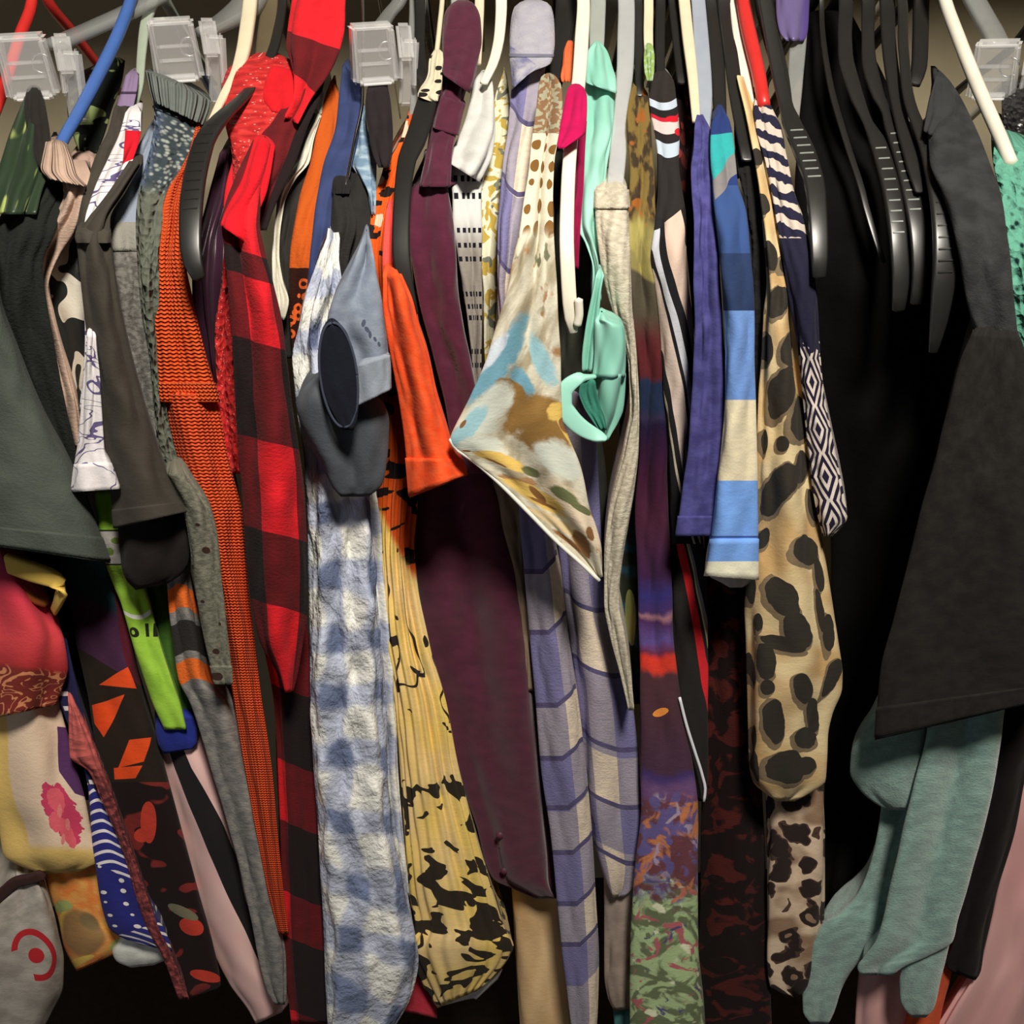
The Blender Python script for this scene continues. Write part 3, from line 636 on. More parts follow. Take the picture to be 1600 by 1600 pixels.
# --- coral orange tee
def f_coral(k): return k.mix(k.ss(k.noise(scale=110., detail=4.), .3, .7), A(232, 74, 30, 600), A(250, 98, 50, 600))
g = root('coral_tee', 'bright orange tee with a flared short sleeve', 'shirt', 680, 760, -.025)
s = piece('body', [(330, 604, 622), (380, 600, 626), (430, 598, 640), (480, 599, 650), (540, 606, 660)], lambda k: k.mix(k.ss(k.y, 400., 450.), A(238, 84, 74, 400), A(240, 86, 40, 450)), g, off=-.006, D=.12)
s = piece('sleeve', [(430, 598, 628), (470, 598, 645), (510, 602, 655), (560, 611, 671), (620, 622, 684), (680, 631, 702), (720, 635, 714), (640, 778, 731, 742, 0)], f_coral, g, off=-.034, D=.07, folds=((1.2, .007, 1.), (3., .002, 2.)))
s.band('hem', 716, 758, s.mat, s.o, d=.0014)
# --- bits between hangers
solo('knotted_scarf', 'cream and black patterned scrap knotted on a thin cream hanger', 'scarf', [(82, 676, 690), (95, 670, 692), (112, 669, 690), (125, 665, 691), (140, 655, 690), (150, 652, 686), (158, 672, 684)], lambda k: k.mix((k.voro(scale=120.) < .36), A(226, 212, 180, 150), A(38, 32, 30, 150)), off=-.03, D=.03, folds=((2., .003, 2.),))
# --- burgundy button shirt
cCC = A(112, 50, 74, 250)
def f_burg(k): return k.mix(k.ss(k.noise(scale=70., detail=4.), .3, .7), A(80, 31, 49, 300), A(92, 38, 57, 300))
g = root('burgundy_shirt', 'long burgundy button shirt with its collar standing at the top', 'shirt', 840, 1400, .05)
M_burg = cloth('burgundy_cotton', f_burg, sheen=.2)
S_burg = piece('body', [(286, 655, 716), (296, 642, 700), (320, 638, 702), (360, 640, 706), (400, 645, 712), (450, 650, 714), (500, 655, 720), (550, 662, 728), (600, 670, 740), (650, 668, 760), (720, 645, 775), (800, 640, 800), (850, 648, 815), (900, 654, 826), (1000, 668, 838), (1100, 690, 846), (1200, 715, 856), (1290, 745, 866), (772, 1375, 872, 1372, 0), (800, 1388, 874, 1392, 0), (836, 1404, 876, 1404, 0)], f_burg, g, off=.045, bmax=.02, folds=((1.4, .012, 1.), (3., .004, 2.)), mat=M_burg, nu=44)
piece('sleeve', [(296, 642, 700), (330, 636, 706), (380, 640, 712), (450, 652, 716), (520, 668, 726), (600, 690, 742), (680, 706, 752), (740, 716, 756)], f_burg, g, off=.012, D=.10, mat=M_burg, folds=((1.3, .006, 1.),))
piece('yoke', [(112, 692, 738), (150, 684, 726), (200, 672, 715), (250, 664, 706), (292, 655, 704)], f_burg, g, off=-.002, back=.28, mat=M_burg, folds=((1.2, .002, 1.),))
s = piece('collar', [(4, 708, 738), (14, 698, 746), (32, 693, 751), (65, 691, 752), (95, 692, 747), (692, 112, 742, 124, 0), (694, 118, 734, 146, 0)], f_burg, g, off=-.022, D=.08, mat=M_burg, folds=((1., .002, 1.),))
S_b = piece('collar_stand', [(690, 150, 728, 163, 0), (684, 165, 724, 175, 0), (676, 200, 716, 212, 0)], f_burg, g, off=-.006, D=.06, mat=M_burg, folds=())
M_bb = solid('burgundy_button', A(58, 22, 34, 1300), .6)
def button(parent, S, x, y, r, mat):
    c = S.point(S.conv(x, y), y, .0005); d = CAMP - c; d[2] = 0; d /= np.linalg.norm(d)
    return tube('button', [c - d * .001, c, c + d * .0012], [r, r, r * .85], mat, parent, 1., 16)
for x, y in ((783, 1305), (790, 1358)): button(g, S_burg, x, y, .0044, M_bb)
# --- white shirt with black dash rows
def f_dash(k):
    yy = k.y
    row = k.bands(yy, [(100, 0.), (272, 1.), (282, 0.), (300, 1.), (309, 0.), (355, 1.), (363, 0.), (378, 1.), (386, 0.), (400, 1.), (407, 0.), (455, 1.), (462, 0.), (474, 1.), (481, 0.), (492, 1.), (499, 0.), (545, 1.), (552, 0.), (566, 1.), (573, 0.), (600, 0.)])
    d = ((k.um * 330.).frac() < .55)
    grey = k.mix(k.ss(yy, 330., 400.), A(224, 220, 212, 200), A(150, 140, 128, 400))
    return k.mix(row * d, grey, A(28, 28, 36, 300))
g = root('dash_shirt', 'white shirt with rows of black stitched dashes right of burgundy shirt', 'shirt', 745, 560, .05)
piece('body', [(240, 706, 766), (262, 704, 758), (300, 707, 752), (350, 710, 752), (400, 716, 752), (450, 725, 752), (500, 733, 752), (560, 738, 750), (620, 740, 750)], f_dash, g, off=.04, folds=((1.2, .004, 1.),))
s = piece('collar', [(120, 748, 764), (130, 742, 768), (160, 736, 772), (200, 724, 774), (240, 706, 770), (704, 256, 750, 285, 0)], A(226, 222, 212, 200), g, off=.016, D=.07, folds=((1.5, .005, 2.),))
solo('grey_mesh_top', 'dark grey sheer top behind the burgundy sleeve', 'top', [(280, 690, 712), (340, 694, 726), (420, 702, 738), (500, 716, 746), (560, 728, 748), (640, 736, 748)], A(72, 68, 62, 450), off=.07)
def f_yflo(k):
    n = k.noise(k.muv(1., .6), scale=130., detail=1., dist=1.)
    c = k.mix((n > .53), A(228, 220, 190, 300), A(190, 160, 74, 300))
    n2 = k.noise(k.muv(1., .6, .5), scale=110., detail=1., dist=1.)
    return k.mix((n2 > .62), c, A(120, 120, 104, 300))
solo('yellow_floral_blouse', 'thin cream blouse with small yellow flowers beside the lavender flannel', 'blouse', [(118, 785, 792), (150, 774, 796), (200, 764, 798), (250, 752, 796), (300, 748, 784), (350, 749, 782), (400, 749, 780), (450, 753, 778), (540, 757, 770), (620, 758, 768)], f_yflo, off=.05, folds=((2., .003, 1.),))
# --- lavender flannel
LAV, GRY, CRM, LNE = A(112, 106, 142, 850), A(148, 138, 146, 850), A(214, 194, 168, 850), A(78, 70, 100, 850)
def flannel(slope, colx, cream_rows, lines, dark=None):
    def f(k):
        bow = (k.u - .5).mx(0.) * 60. if slope > 0 else (k.u - .4) * (k.u - .4) * 50. - (k.u - .5) * 40.
        yy = k.y + bow
        a = k.bands(yy, cream_rows)
        c0 = k.mix(a, LAV, GRY); c1 = k.mix(a, GRY, CRM)
        col = k.bands(k.u, colx)
        c = k.mix(col, c0, c1)
        for ly in lines: c = k.mix(((yy - ly).abs() < 4.), c, LNE)
        n = k.ss(k.noise(scale=160., detail=4.), .3, .7)
        return k.mix(n * .22, c, A(110, 104, 130, 700))
    return f
g = root('lavender_flannel', 'long lavender and cream checked flannel shirt with pointed collar', 'shirt', 910, 1590, .03)
alt = [(-60, 1.), (95, 0.), (190, 1.), (300, 0.), (420, 1.), (520, 0.), (640, 1.), (740, 0.), (893, 1.), (988, 0.), (1102, 1.), (1185, 0.), (1262, 1.), (1332, 0.), (1412, 1.), (1476, 0.), (1540, 1.), (1640, 0.)]
ln = [893, 988, 1102, 1185, 1262, 1332, 1412, 1476]
piece('placket', [(560, 786, 820), (660, 796, 838), (760, 808, 858), (850, 816, 868), (900, 820, 877), (1000, 828, 889), (1100, 837, 904), (1200, 845, 916), (1300, 860, 925), (1400, 870, 931), (1500, 880, 936), (1580, 890, 934), (1630, 896, 930)], flannel(1, [(-1., 0.), (.66, 1.), (2., 1.)], alt, ln), g, off=.02, D=.14, bump='fleece', folds=((1.3, .005, 2.),))
piece('body', [(640, 860, 930), (850, 872, 940), (900, 878, 942), (960, 885, 950), (1000, 890, 962), (1050, 898, 977), (1100, 904, 988), (1200, 914, 997), (1300, 925, 1002), (1350, 938, 1002), (1385, 950, 990), (1402, 960, 972)], flannel(0, [(-1., 0.), (.2, 1.), (.62, 0.), (2., 1.)], [(600, 0.), (840, 0.), (950, 1.), (1052, 0.), (1165, 0.), (1180, 1.), (1260, 0.), (1330, 1.), (1400, 1.)], [950, 1052, 1168, 1258, 1345]), g, off=.035, bump='fleece', folds=((1.5, .008, 1.),))
piece('yoke', [(100, 805, 852), (150, 798, 846), (200, 794, 836), (250, 786, 830), (300, 782, 822), (350, 778, 815), (400, 777, 808), (460, 778, 800), (540, 780, 800)], flannel(0, [(-1., 0.), (.5, 1.), (2., 1.)], alt, [190, 300, 420]), g, off=.012, back=.3, bump='fleece', folds=((2., .003, 1.),))
s = piece('collar', [(4, 812, 855), (12, 803, 862), (35, 798, 866), (65, 796, 867), (90, 796, 864), (798, 106, 860, 100, 0), (800, 140, 832, 110, 0)], lambda k: k.mix(k.ss(k.noise(scale=80., detail=4.), .3, .7), k.mix(k.poly([(780, 58), (840, 104), (810, 150), (780, 150)]), A(176, 170, 180, 150), A(122, 118, 152, 150)), A(190, 184, 188, 150)), g, off=-.012, D=.09, bump='fleece', folds=((1., .002, 1.),))
s.band('collar_stitching', 84, 89, cloth('stitch_thread', A(128, 124, 140, 100)), s.o, d=.0008)
# --- floral chiffon
def f_chif(k):
    w1 = (k.noise(k.muv(1., .6), scale=90., detail=4., rough=.65) - .5) * 2.6; w2 = (k.noise(k.muv(1., .6, 3.), scale=70., detail=4., rough=.65) - .5) * 3.0
    base = k.mix(k.ss(k.noise(k.vec(k.um + k.vm * .3, k.vm * .25), scale=120., detail=3.), .38, .66), A(216, 206, 182, 550), A(160, 146, 118, 550))
    base = k.mix(k.ss(k.noise(k.muv(1., .6, .4), scale=60., detail=4.), .58, .64), base, A(156, 116, 78, 600))
    B1, B2, W, BR, YE, OL = A(112, 156, 170, 580), A(150, 186, 190, 650), A(196, 196, 180, 680), A(132, 98, 52, 680), A(204, 168, 88, 740), A(98, 100, 66, 740)
    for x, y, rx, ry, r, c in ((786, 560, 20, 70, .35, B1), (815, 600, 16, 30, -.6, B1), (845, 560, 14, 44, -.4, B2), (765, 560, 14, 40, .4, A(206, 212, 216, 580)), (830, 650, 46, 34, .2, BR), (800, 610, 30, 12, .5, BR), (850, 690, 34, 26, 0., BR), (766, 640, 30, 40, .2, W), (732, 662, 16, 34, .4, B2), (752, 690, 30, 18, 0., W), (868, 715, 30, 24, .3, W), (905, 800, 26, 60, -.3, A(206, 186, 158, 800)),
                               (782, 722, 34, 14, .35, YE), (838, 782, 42, 22, .3, YE), (868, 652, 16, 18, 0., YE), (880, 680, 8, 30, -.2, YE), (870, 822, 30, 14, .5, A(196, 172, 130, 800)), (829, 736, 14, 8, 0., OL), (882, 764, 20, 12, .3, OL), (905, 778, 14, 8, .2, OL)):
        base = k.mix(k.ell(x, y, rx, ry, r, .35, w1 if rx > 15 else w2), base, c)
    for x, y, rx, ry, r in ((838, 776, 10, 14, .3), (842, 790, 20, 4, .2), (877, 678, 6, 9, 0.), (730, 652, 3, 5, 0.), (733, 704, 6, 4, 0.), (775, 728, 14, 3, .6), (908, 850, 10, 22, .2), (888, 850, 8, 16, -.5), (918, 825, 7, 14, .4)):
        base = k.mix(k.ell(x, y, rx, ry, r, .3, w2), base, A(124, 84, 48, 760))
    gl = k.ss(k.noise(k.muv(1., .6, 4.1), scale=80., detail=3.), .6, .64) * k.ss(k.y, 520., 440.)
    base = k.mix(gl, base, A(112, 112, 84, 450))
    # dotted upper part
    dv = k.voro(k.vec(k.um * 1.25, k.vm * .9), scale=56., rand=.3)
    dots = k.mix((dv < .34), A(226, 216, 190, 300), A(132, 92, 44, 300))
    up = k.mix(k.ss(k.noise(scale=150., detail=1.), .5, .54), A(150, 112, 80, 180), A(178, 172, 142, 180))
    t = k.mix((k.y < 208.), dots, up)
    return k.mix(k.ss(k.y + (k.noise(scale=40.) - .5) * 90., 350., 390.), t, base)
g = root('chiffon_blouse', 'sheer floral chiffon blouse with a pointed hem in cream, blue and brown', 'blouse', 900, 880, -.045)
s = piece('body', [(120, 850, 866), (132, 845, 874), (160, 841, 877), (200, 838, 874), (250, 831, 864), (300, 825, 861), (350, 816, 862), (400, 806, 864), (450, 796, 867), (500, 781, 870), (560, 761, 873), (620, 737, 875), (704, 688, 878, 655, 0), (726, 712, 904, 726, 0), (770, 745, 920, 790, 0), (822, 795, 932, 825, 0), (872, 845, 940, 858, 0), (915, 885, 941, 885, 0), (933, 904, 940, 902, 0)], f_chif, g, off=-.05, D=.02, bulge=.25, bmax=.012, folds=((1.3, .006, 1.), (3.5, .002, 2.)), nu=44, nv=140, rough=.6)
M_roll = cloth('chiffon_edge', A(228, 220, 204, 700))
pts = [(704, 686), (712, 700), (735, 716), (775, 750), (825, 800), (870, 846), (912, 884), (936, 907)]
tube('rolled_hem', at([p[0] for p in pts], [p[1] for p in pts], -.053), .0016, M_roll, g, 1., 8)
# --- straps near the white hanger
solo('neon_orange_top', 'neon orange strap looped behind the white hanger', 'top', [(68, 885, 897), (80, 881, 899), (100, 879, 897), (120, 876, 895), (128, 878, 892)], A(238, 112, 66, 100), off=.0, D=.03, folds=())
g = root('magenta_top', 'magenta strap top looped over the white hanger', 'top', 895, 240, -.01)
piece('strap', [(137, 888, 912), (150, 884, 916), (175, 879, 916), (205, 874, 916), (226, 871, 890), (232, 872, 880)], A(205, 22, 88, 180), g, off=-.055, D=.02, folds=((1., .002, 1.),))
piece('body', [(190, 900, 917), (240, 899, 914), (290, 896, 912), (340, 894, 908), (420, 890, 904)], A(150, 20, 66, 250), g, off=.0, D=.05)
solo('charcoal_jacket', 'charcoal jacket edge between white hanger and mint blouse', 'jacket', [(260, 862, 885), (350, 866, 928), (385, 866, 935), (420, 868, 938), (480, 870, 930), (560, 872, 925), (640, 876, 930), (720, 880, 945), (800, 900, 950), (900, 915, 950)], A(58, 58, 50, 500), off=.07)
# --- mint blouse
MINT = lambda k: k.mix(k.ss(k.noise(k.muv(1., .4), scale=26., detail=3.), .3, .7), A(128, 192, 168, 400), A(176, 226, 206, 400))
M_mint = cloth('mint_satin', MINT, rough=.5, spec=.4, bump='satin')
g = root('mint_blouse', 'glossy mint green blouse with a loose looped sleeve', 'blouse', 930, 685, -.03)
piece('body', [(118, 916, 962), (150, 914, 961), (200, 914, 962), (250, 906, 950), (300, 901, 944), (350, 899, 934), (380, 915, 934), (420, 926, 938), (470, 924, 940)], MINT, g, off=.006, back=.26, mat=M_mint, folds=((1.5, .004, 2.),))
piece('collar', [(70, 926, 942), (80, 919, 949), (105, 916, 957), (916, 128, 962, 124, 0), (922, 132, 963, 146, 0)], MINT, g, off=-.01, D=.06, mat=M_mint, folds=((2., .003, 1.),))
piece('cuff', [(500, 930, 952), (508, 929, 974), (540, 929, 978), (565, 928, 978), (590, 925, 977)], MINT, g, off=-.038, D=.03, mat=M_mint, folds=((1., .003, 1.),))
piece('sleeve', [(430, 934, 942), (470, 924, 938), (520, 916, 934), (565, 910, 930), (582, 910, 926)], MINT, g, off=-.03, D=.03, mat=M_mint, folds=((1.5, .003, 1.),))
piece('sleeve_loop', [(585, 924, 978), (610, 925, 977), (640, 930, 974), (662, 936, 965), (678, 938, 955), (688, 941, 949)], MINT, g, off=-.034, D=.03, mat=M_mint, folds=((1.2, .006, 2.),))
lp = [(930, 588, 12), (910, 590, 20), (892, 599, 26), (881, 614, 29), (880, 632, 31), (890, 650, 32), (906, 666, 30), (924, 677, 26), (938, 683, 20), (947, 686, 10)]
P_ = at([p[0] for p in lp], [p[1] for p in lp], np.linspace(-.042, -.056, 10))
tube('sleeve_fold', P_, [p[2] * .00020 for p in lp], M_mint, g, .5, 16)
piece('opening_shade', [(596, 908, 930), (612, 905, 932), (635, 912, 938), (658, 926, 946), (672, 936, 948)], A(58, 122, 102, 600), g, off=-.047, D=.01, bulge=-.2, folds=())  # darker mint patch paints the shade within the looped sleeve
# --- heather tank
def f_heath(k): return k.mix(k.ss(k.noise(scale=260., detail=3.), .3, .7), A(176, 164, 142, 600), A(208, 196, 172, 600))
g = root('heather_tank', 'heather beige tank top with a long narrow side beside the mint blouse', 'top', 975, 1090, .0)
s = piece('body', [(292, 931, 980), (330, 930, 982), (380, 934, 984), (430, 942, 986), (480, 955, 988), (520, 970, 992), (570, 982, 996), (640, 984, 999), (700, 975, 998), (760, 960, 992), (820, 948, 982), (880, 944, 972), (940, 944, 966), (990, 952, 976), (1050, 968, 985), (1110, 982, 990)], f_heath, g, off=-.004, D=.09, bump='fleece', folds=((1., .003, 1.),))
s.band('strap_fold', 296, 326, s.mat, s.o, d=.002)
def f_peacock(k):
    c = k.mix(k.ss(k.noise(scale=40., detail=2.), .45, .6), A(38, 42, 34, 900), A(40, 70, 84, 900))
    return k.mix(k.ell(984, 965, 8, 44), c, A(140, 140, 84, 900))
solo('peacock_top', 'dark teal top with a yellow oval print tucked beside the colourful long dress', 'top', [(700, 968, 1000), (800, 966, 1002), (900, 962, 1002), (980, 964, 1002), (1030, 976, 1004), (1100, 985, 1004)], f_peacock, off=.06)
# --- long multicolour dress
def f_multi(k):
    n = k.noise(k.muv(1., .5), scale=50., detail=3.)
    camo = k.mix(k.ss(n, .42, .5), A(66, 52, 38, 300), A(128, 104, 54, 300)); camo = k.mix(k.ss(k.noise(k.muv(1., 1., 3.), scale=40., detail=2.), .58, .63), camo, A(156, 92, 40, 300))
    yel = k.mix(k.ss(n, .4, .6), A(134, 122, 72, 400), A(164, 150, 84, 400))
    camo = k.mix(k.ss(k.y + (n - .5) * 60., 330., 355.), camo, yel)
    camo = k.mix(k.ss(k.y - (k.u - .5) * 30., 428., 436.), camo, A(78, 70, 56, 500))
    camo = k.mix(k.ss(k.y, 480., 540.), camo, A(84, 34, 36, 560))
    yy = k.y + (n - .5) * 34. + (k.u - .5) * (k.u - .5) * 22.
    mid = k.bands(yy, [(540, A(88, 34, 36, 560)), (592, A(84, 32, 36, 600)), (602, A(30, 42, 66, 620)), (640, A(30, 40, 64, 640)), (655, A(46, 40, 66, 660)), (668, A(30, 20, 46, 700)), (740, A(54, 20, 42, 780)), (820, A(70, 32, 50, 860)), (900, A(56, 30, 60, 900)), (930, A(48, 42, 98, 930)), (958, A(60, 40, 84, 960)), (965, A(140, 96, 104, 965)), (974, A(64, 36, 74, 990)), (1005, A(84, 66, 120, 1000)), (1022, A(96, 40, 60, 1020)), (1030, A(188, 50, 36, 1040)), (1050, A(180, 50, 36, 1050)), (1060, A(66, 40, 44, 1080)), (1110, A(62, 38, 44, 1110)), (1205, A(56, 36, 50, 1210)), (1215, A(52, 38, 80, 1220)), (1232, A(84, 58, 90, 1230))], 'LINEAR')
    mid = k.mix(k.ell(1032, 1113, 14, 6, -.3), mid, A(222, 136, 60, 1100))
    a = k.noise(k.muv(1., .5, 5.), scale=64., detail=3., dist=1.2); b = k.noise(k.muv(1., .5, 9.), scale=60., detail=3., dist=1.2); c = k.noise(k.muv(1., .5, 2.), scale=74., detail=3., dist=1.)
    fl = k.mix(k.ss(a, .45, .52), A(82, 46, 50, 1300), A(76, 66, 104, 1300)); fl = k.mix(k.ss(b, .54, .64), fl, A(150, 92, 58, 1300)); fl = k.mix(k.ss(c, .6, .66), fl, A(130, 112, 124, 1300))
    gr_ = k.mix(k.ss(a, .45, .55), A(76, 82, 58, 1500), A(126, 140, 100, 1500)); gr_ = k.mix(k.ss(b, .58, .64), gr_, A(130, 70, 72, 1500)); gr_ = k.mix(k.ss(c, .62, .66), gr_, A(60, 56, 84, 1500)); gr_ = k.mix(k.ss(k.noise(k.muv(1., .5, 12.), scale=70., detail=3.), .6, .66), gr_, A(170, 168, 140, 1500))
    fl = k.mix(k.ss(k.y + (c - .5) * 160., 1370., 1420.), fl, gr_)
    out = k.mix((k.y < 545.), mid, camo)
    return k.mix(k.ss(k.y + (a - .5) * 50., 1232., 1256.), out, fl)
solo('printed_maxi_dress', 'long narrow dress running from olive camouflage through purple to a green floral hem', 'dress', [(135, 990, 1004), (145, 984, 1010), (165, 981, 1013), (200, 982, 1016), (250, 984, 1019), (300, 984, 1021), (350, 982, 1022), (430, 984, 1024), (500, 990, 1034), (600, 999, 1040), (700, 1000, 1044), (800, 992, 1045), (900, 997, 1048), (1000, 1000, 1052), (1100, 1002, 1064), (1200, 1002, 1082), (1260, 1003, 1090), (1340, 994, 1090), (1420, 988, 1090), (1500, 985, 1092), (1600, 984, 1102), (1640, 984, 1104)], f_multi, off=.02, D=.2, folds=((1.2, .005, 1.),), rough=.75)
solo('green_strap_top', 'pale green lace strap between olive dress and grey hangers', 'top', [(72, 1008, 1020), (90, 1006, 1022), (110, 1007, 1022), (126, 1012, 1020)], lambda k: k.mix(k.ss(k.noise(scale=150.), .45, .6), A(150, 176, 96, 100), A(176, 200, 160, 100)), off=-.01, D=.02, bump='lace', folds=())
# --- black / white / blush striped wrap top
def f_wrap(k):
    yy = k.y
    top = k.bands(yy - (k.u - .5) * (k.u - .5) * -30., [(110, A(52, 46, 42, 200)), (160, A(206, 214, 224, 180)), (172, A(40, 36, 36, 180)), (184, A(206, 36, 56, 190)), (190, A(228, 206, 198, 200)), (210, A(46, 40, 40, 200)), (224, A(200, 210, 220, 230)), (246, A(46, 42, 40, 300)), (345, A(40, 38, 40, 300))])
    top = k.mix(k.ell(1050, 186, 10, 5), top, A(220, 30, 44, 200)); top = k.mix(k.ell(1058, 206, 6, 6), top, A(220, 30, 44, 200))
    w = k.u - (yy - 350.) * .0033
    st = k.bands(w, [(-2., A(30, 28, 30, 600)), (-.92, A(196, 184, 160, 600)), (-.84, A(30, 28, 30, 600)), (-.66, A(200, 178, 164, 600)), (-.24, A(28, 26, 28, 600)), (-.14, A(188, 186, 190, 600)), (.06, A(30, 28, 30, 500)), (.30, A(214, 184, 164, 450)), (.88, A(34, 30, 32, 450)), (1.6, A(34, 30, 32, 450))])
    return k.mix((yy < 340. + (k.u - .5) * -40.), st, top)
g = root('wrap_top', 'black, white and blush diagonally striped wrap top with a floral shoulder', 'top', 1090, 1250, .02)
piece('body', [(113, 1026, 1042), (125, 1018, 1052), (150, 1014, 1056), (180, 1017, 1060), (215, 1024, 1062), (250, 1028, 1060), (300, 1028, 1066), (345, 1024, 1072), (400, 1017, 1073), (450, 1024, 1076), (500, 1030, 1083), (600, 1036, 1086), (660, 1041, 1082), (720, 1044, 1078), (800, 1047, 1086), (850, 1050, 1095)], f_wrap, g, off=.012, D=.16, folds=((1., .003, 1.),))
def f_wrap2(k):
    w = k.u * 60. ; c = A(36, 32, 30, 900)
    x = k.u - (k.y - 780.) * .0030
    e = k.bands(x + .4, [(-2., A(34, 30, 28, 950)), (.34, A(34, 30, 28, 950)), (.40, A(190, 34, 40, 880)), (.60, A(36, 32, 36, 900)), (.68, A(190, 180, 130, 900)), (.72, A(120, 120, 130, 900)), (.80, A(34, 30, 30, 900)), (3., A(34, 30, 30, 900))])
    return e
piece('skirt_panel', [(760, 1040, 1080), (820, 1046, 1092), (900, 1048, 1104), (1000, 1050, 1106), (1100, 1054, 1106), (1200, 1072, 1106), (1252, 1092, 1104)], f_wrap2, g, off=.03, D=.14)
pw = [(1062, 1090), (1072, 1130), (1086, 1175), (1097, 1210), (1102, 1235), (1100, 1252)]
tube('piping', at([p[0] for p in pw], [p[1] for p in pw], .012), .0013, cloth('white_piping', A(190, 188, 190, 1150)), g, .6, 8)
# --- dark red leopard dress
def f_dleo(k):
    n = k.noise(k.muv(1., .7), scale=54., detail=2., dist=.8)
    r = k.mix(k.ss(n, .52, .60), A(22, 11, 11, 900), A(68, 24, 20, 900))
    return k.mix((k.noise(k.muv(1., .6, 4.), scale=60.) > .62) * (k.y < 360.), r, A(130, 42, 38, 300))
solo('dark_red_dress', 'black dress with dark red blotches behind the indigo tee', 'dress', [(112, 1062, 1076), (125, 1056, 1082), (160, 1054, 1088), (210, 1058, 1092), (300, 1064, 1094), (400, 1074, 1110), (600, 1090, 1140), (800, 1100, 1165), (900, 1102, 1166), (1000, 1103, 1168), (1100, 1104, 1174), (1200, 1100, 1188), (1300, 1095, 1194), (1400, 1094, 1198), (1500, 1090, 1202), (1620, 1085, 1206)], f_dleo, off=.05, folds=((1.5, .006, 2.),), bump='fleece')
# --- indigo tee
g = root('indigo_tee', 'plain indigo tee with a short sleeve left of the striped sleeve', 'shirt', 1088, 836, -.01)
cN = lambda k: k.mix(k.ss(k.noise(scale=90., detail=4.), .3, .7), A(62, 58, 108, 500), A(82, 78, 134, 500))
s = piece('sleeve', [(188, 1089, 1102), (205, 1087, 1110), (235, 1085, 1112), (262, 1081, 1112), (300, 1082, 1117), (350, 1085, 1120), (400, 1085, 1122), (500, 1086, 1128), (600, 1083, 1132), (700, 1077, 1130), (780, 1066, 1122), (838, 1058, 1117)], cN, g, off=-.018, D=.11, folds=((1., .004, 1.), (3., .0015, 1.)))
s.band('hem', 806, 837, s.mat, s.o)
# --- striped blue tee
def f_stri(k):
    NV, LB = A(44, 58, 92, 450), A(112, 146, 204, 600)
    c = k.bands(k.y, [(150, A(44, 60, 116, 200)), (288, A(58, 82, 132, 340)), (395, NV), (484, LB), (622, A(224, 208, 174, 680)), (750, A(112, 152, 212, 800)), (836, A(52, 76, 130, 840)), (840, A(112, 152, 212, 850)), (877, A(238, 230, 200, 890)), (1000, A(238, 230, 200, 890))])
    teal = k.poly([(1105, 212), (1150, 206), (1147, 238), (1118, 282), (1109, 250)])
    gre = k.poly([(1147, 238), (1152, 268), (1122, 312), (1117, 282)])
    c = k.mix(gre, c, A(140, 132, 128, 280)); c = k.mix(teal, c, A(56, 176, 172, 250))
    n = k.ss(k.noise(scale=120., detail=4.), .3, .7)
    return k.mix(n * .12, c, (.05, .08, .16))
g = root('striped_tee', 'blue tee with navy, light blue and cream bands down its sleeve', 'shirt', 1145, 905, -.02)
s = piece('sleeve', [(178, 1122, 1134), (190, 1114, 1140), (215, 1111, 1145), (250, 1110, 1148), (285, 1112, 1152), (330, 1116, 1166), (400, 1124, 1173), (480, 1130, 1179), (550, 1133, 1179), (620, 1133, 1181), (700, 1127, 1183), (750, 1121, 1184), (830, 1112, 1184), (880, 1105, 1184), (1101, 900, 1184, 906, 0)], f_stri, g, off=-.03, D=.11, folds=((1.2, .004, 1.),))
s.band('hem', 842, 903, s.mat, s.o, d=.0014)
piece('inside_hem', [(902, 1110, 1182, 0), (912, 1130, 1170, 0), (918, 1140, 1160, 0)], A(170, 164, 160, 880), g, off=.0, D=.04, folds=())
solo('black_lace_tank', 'black tank with lace shoulder between striped tee and tan leopard blouse', 'top', [(185, 1148, 1168), (215, 1148, 1180), (260, 1152, 1184), (320, 1164, 1190), (400, 1170, 1196), (500, 1174, 1196), (600, 1178, 1194), (760, 1180, 1192)], A(34, 32, 30, 350), off=.02, bump='lace')
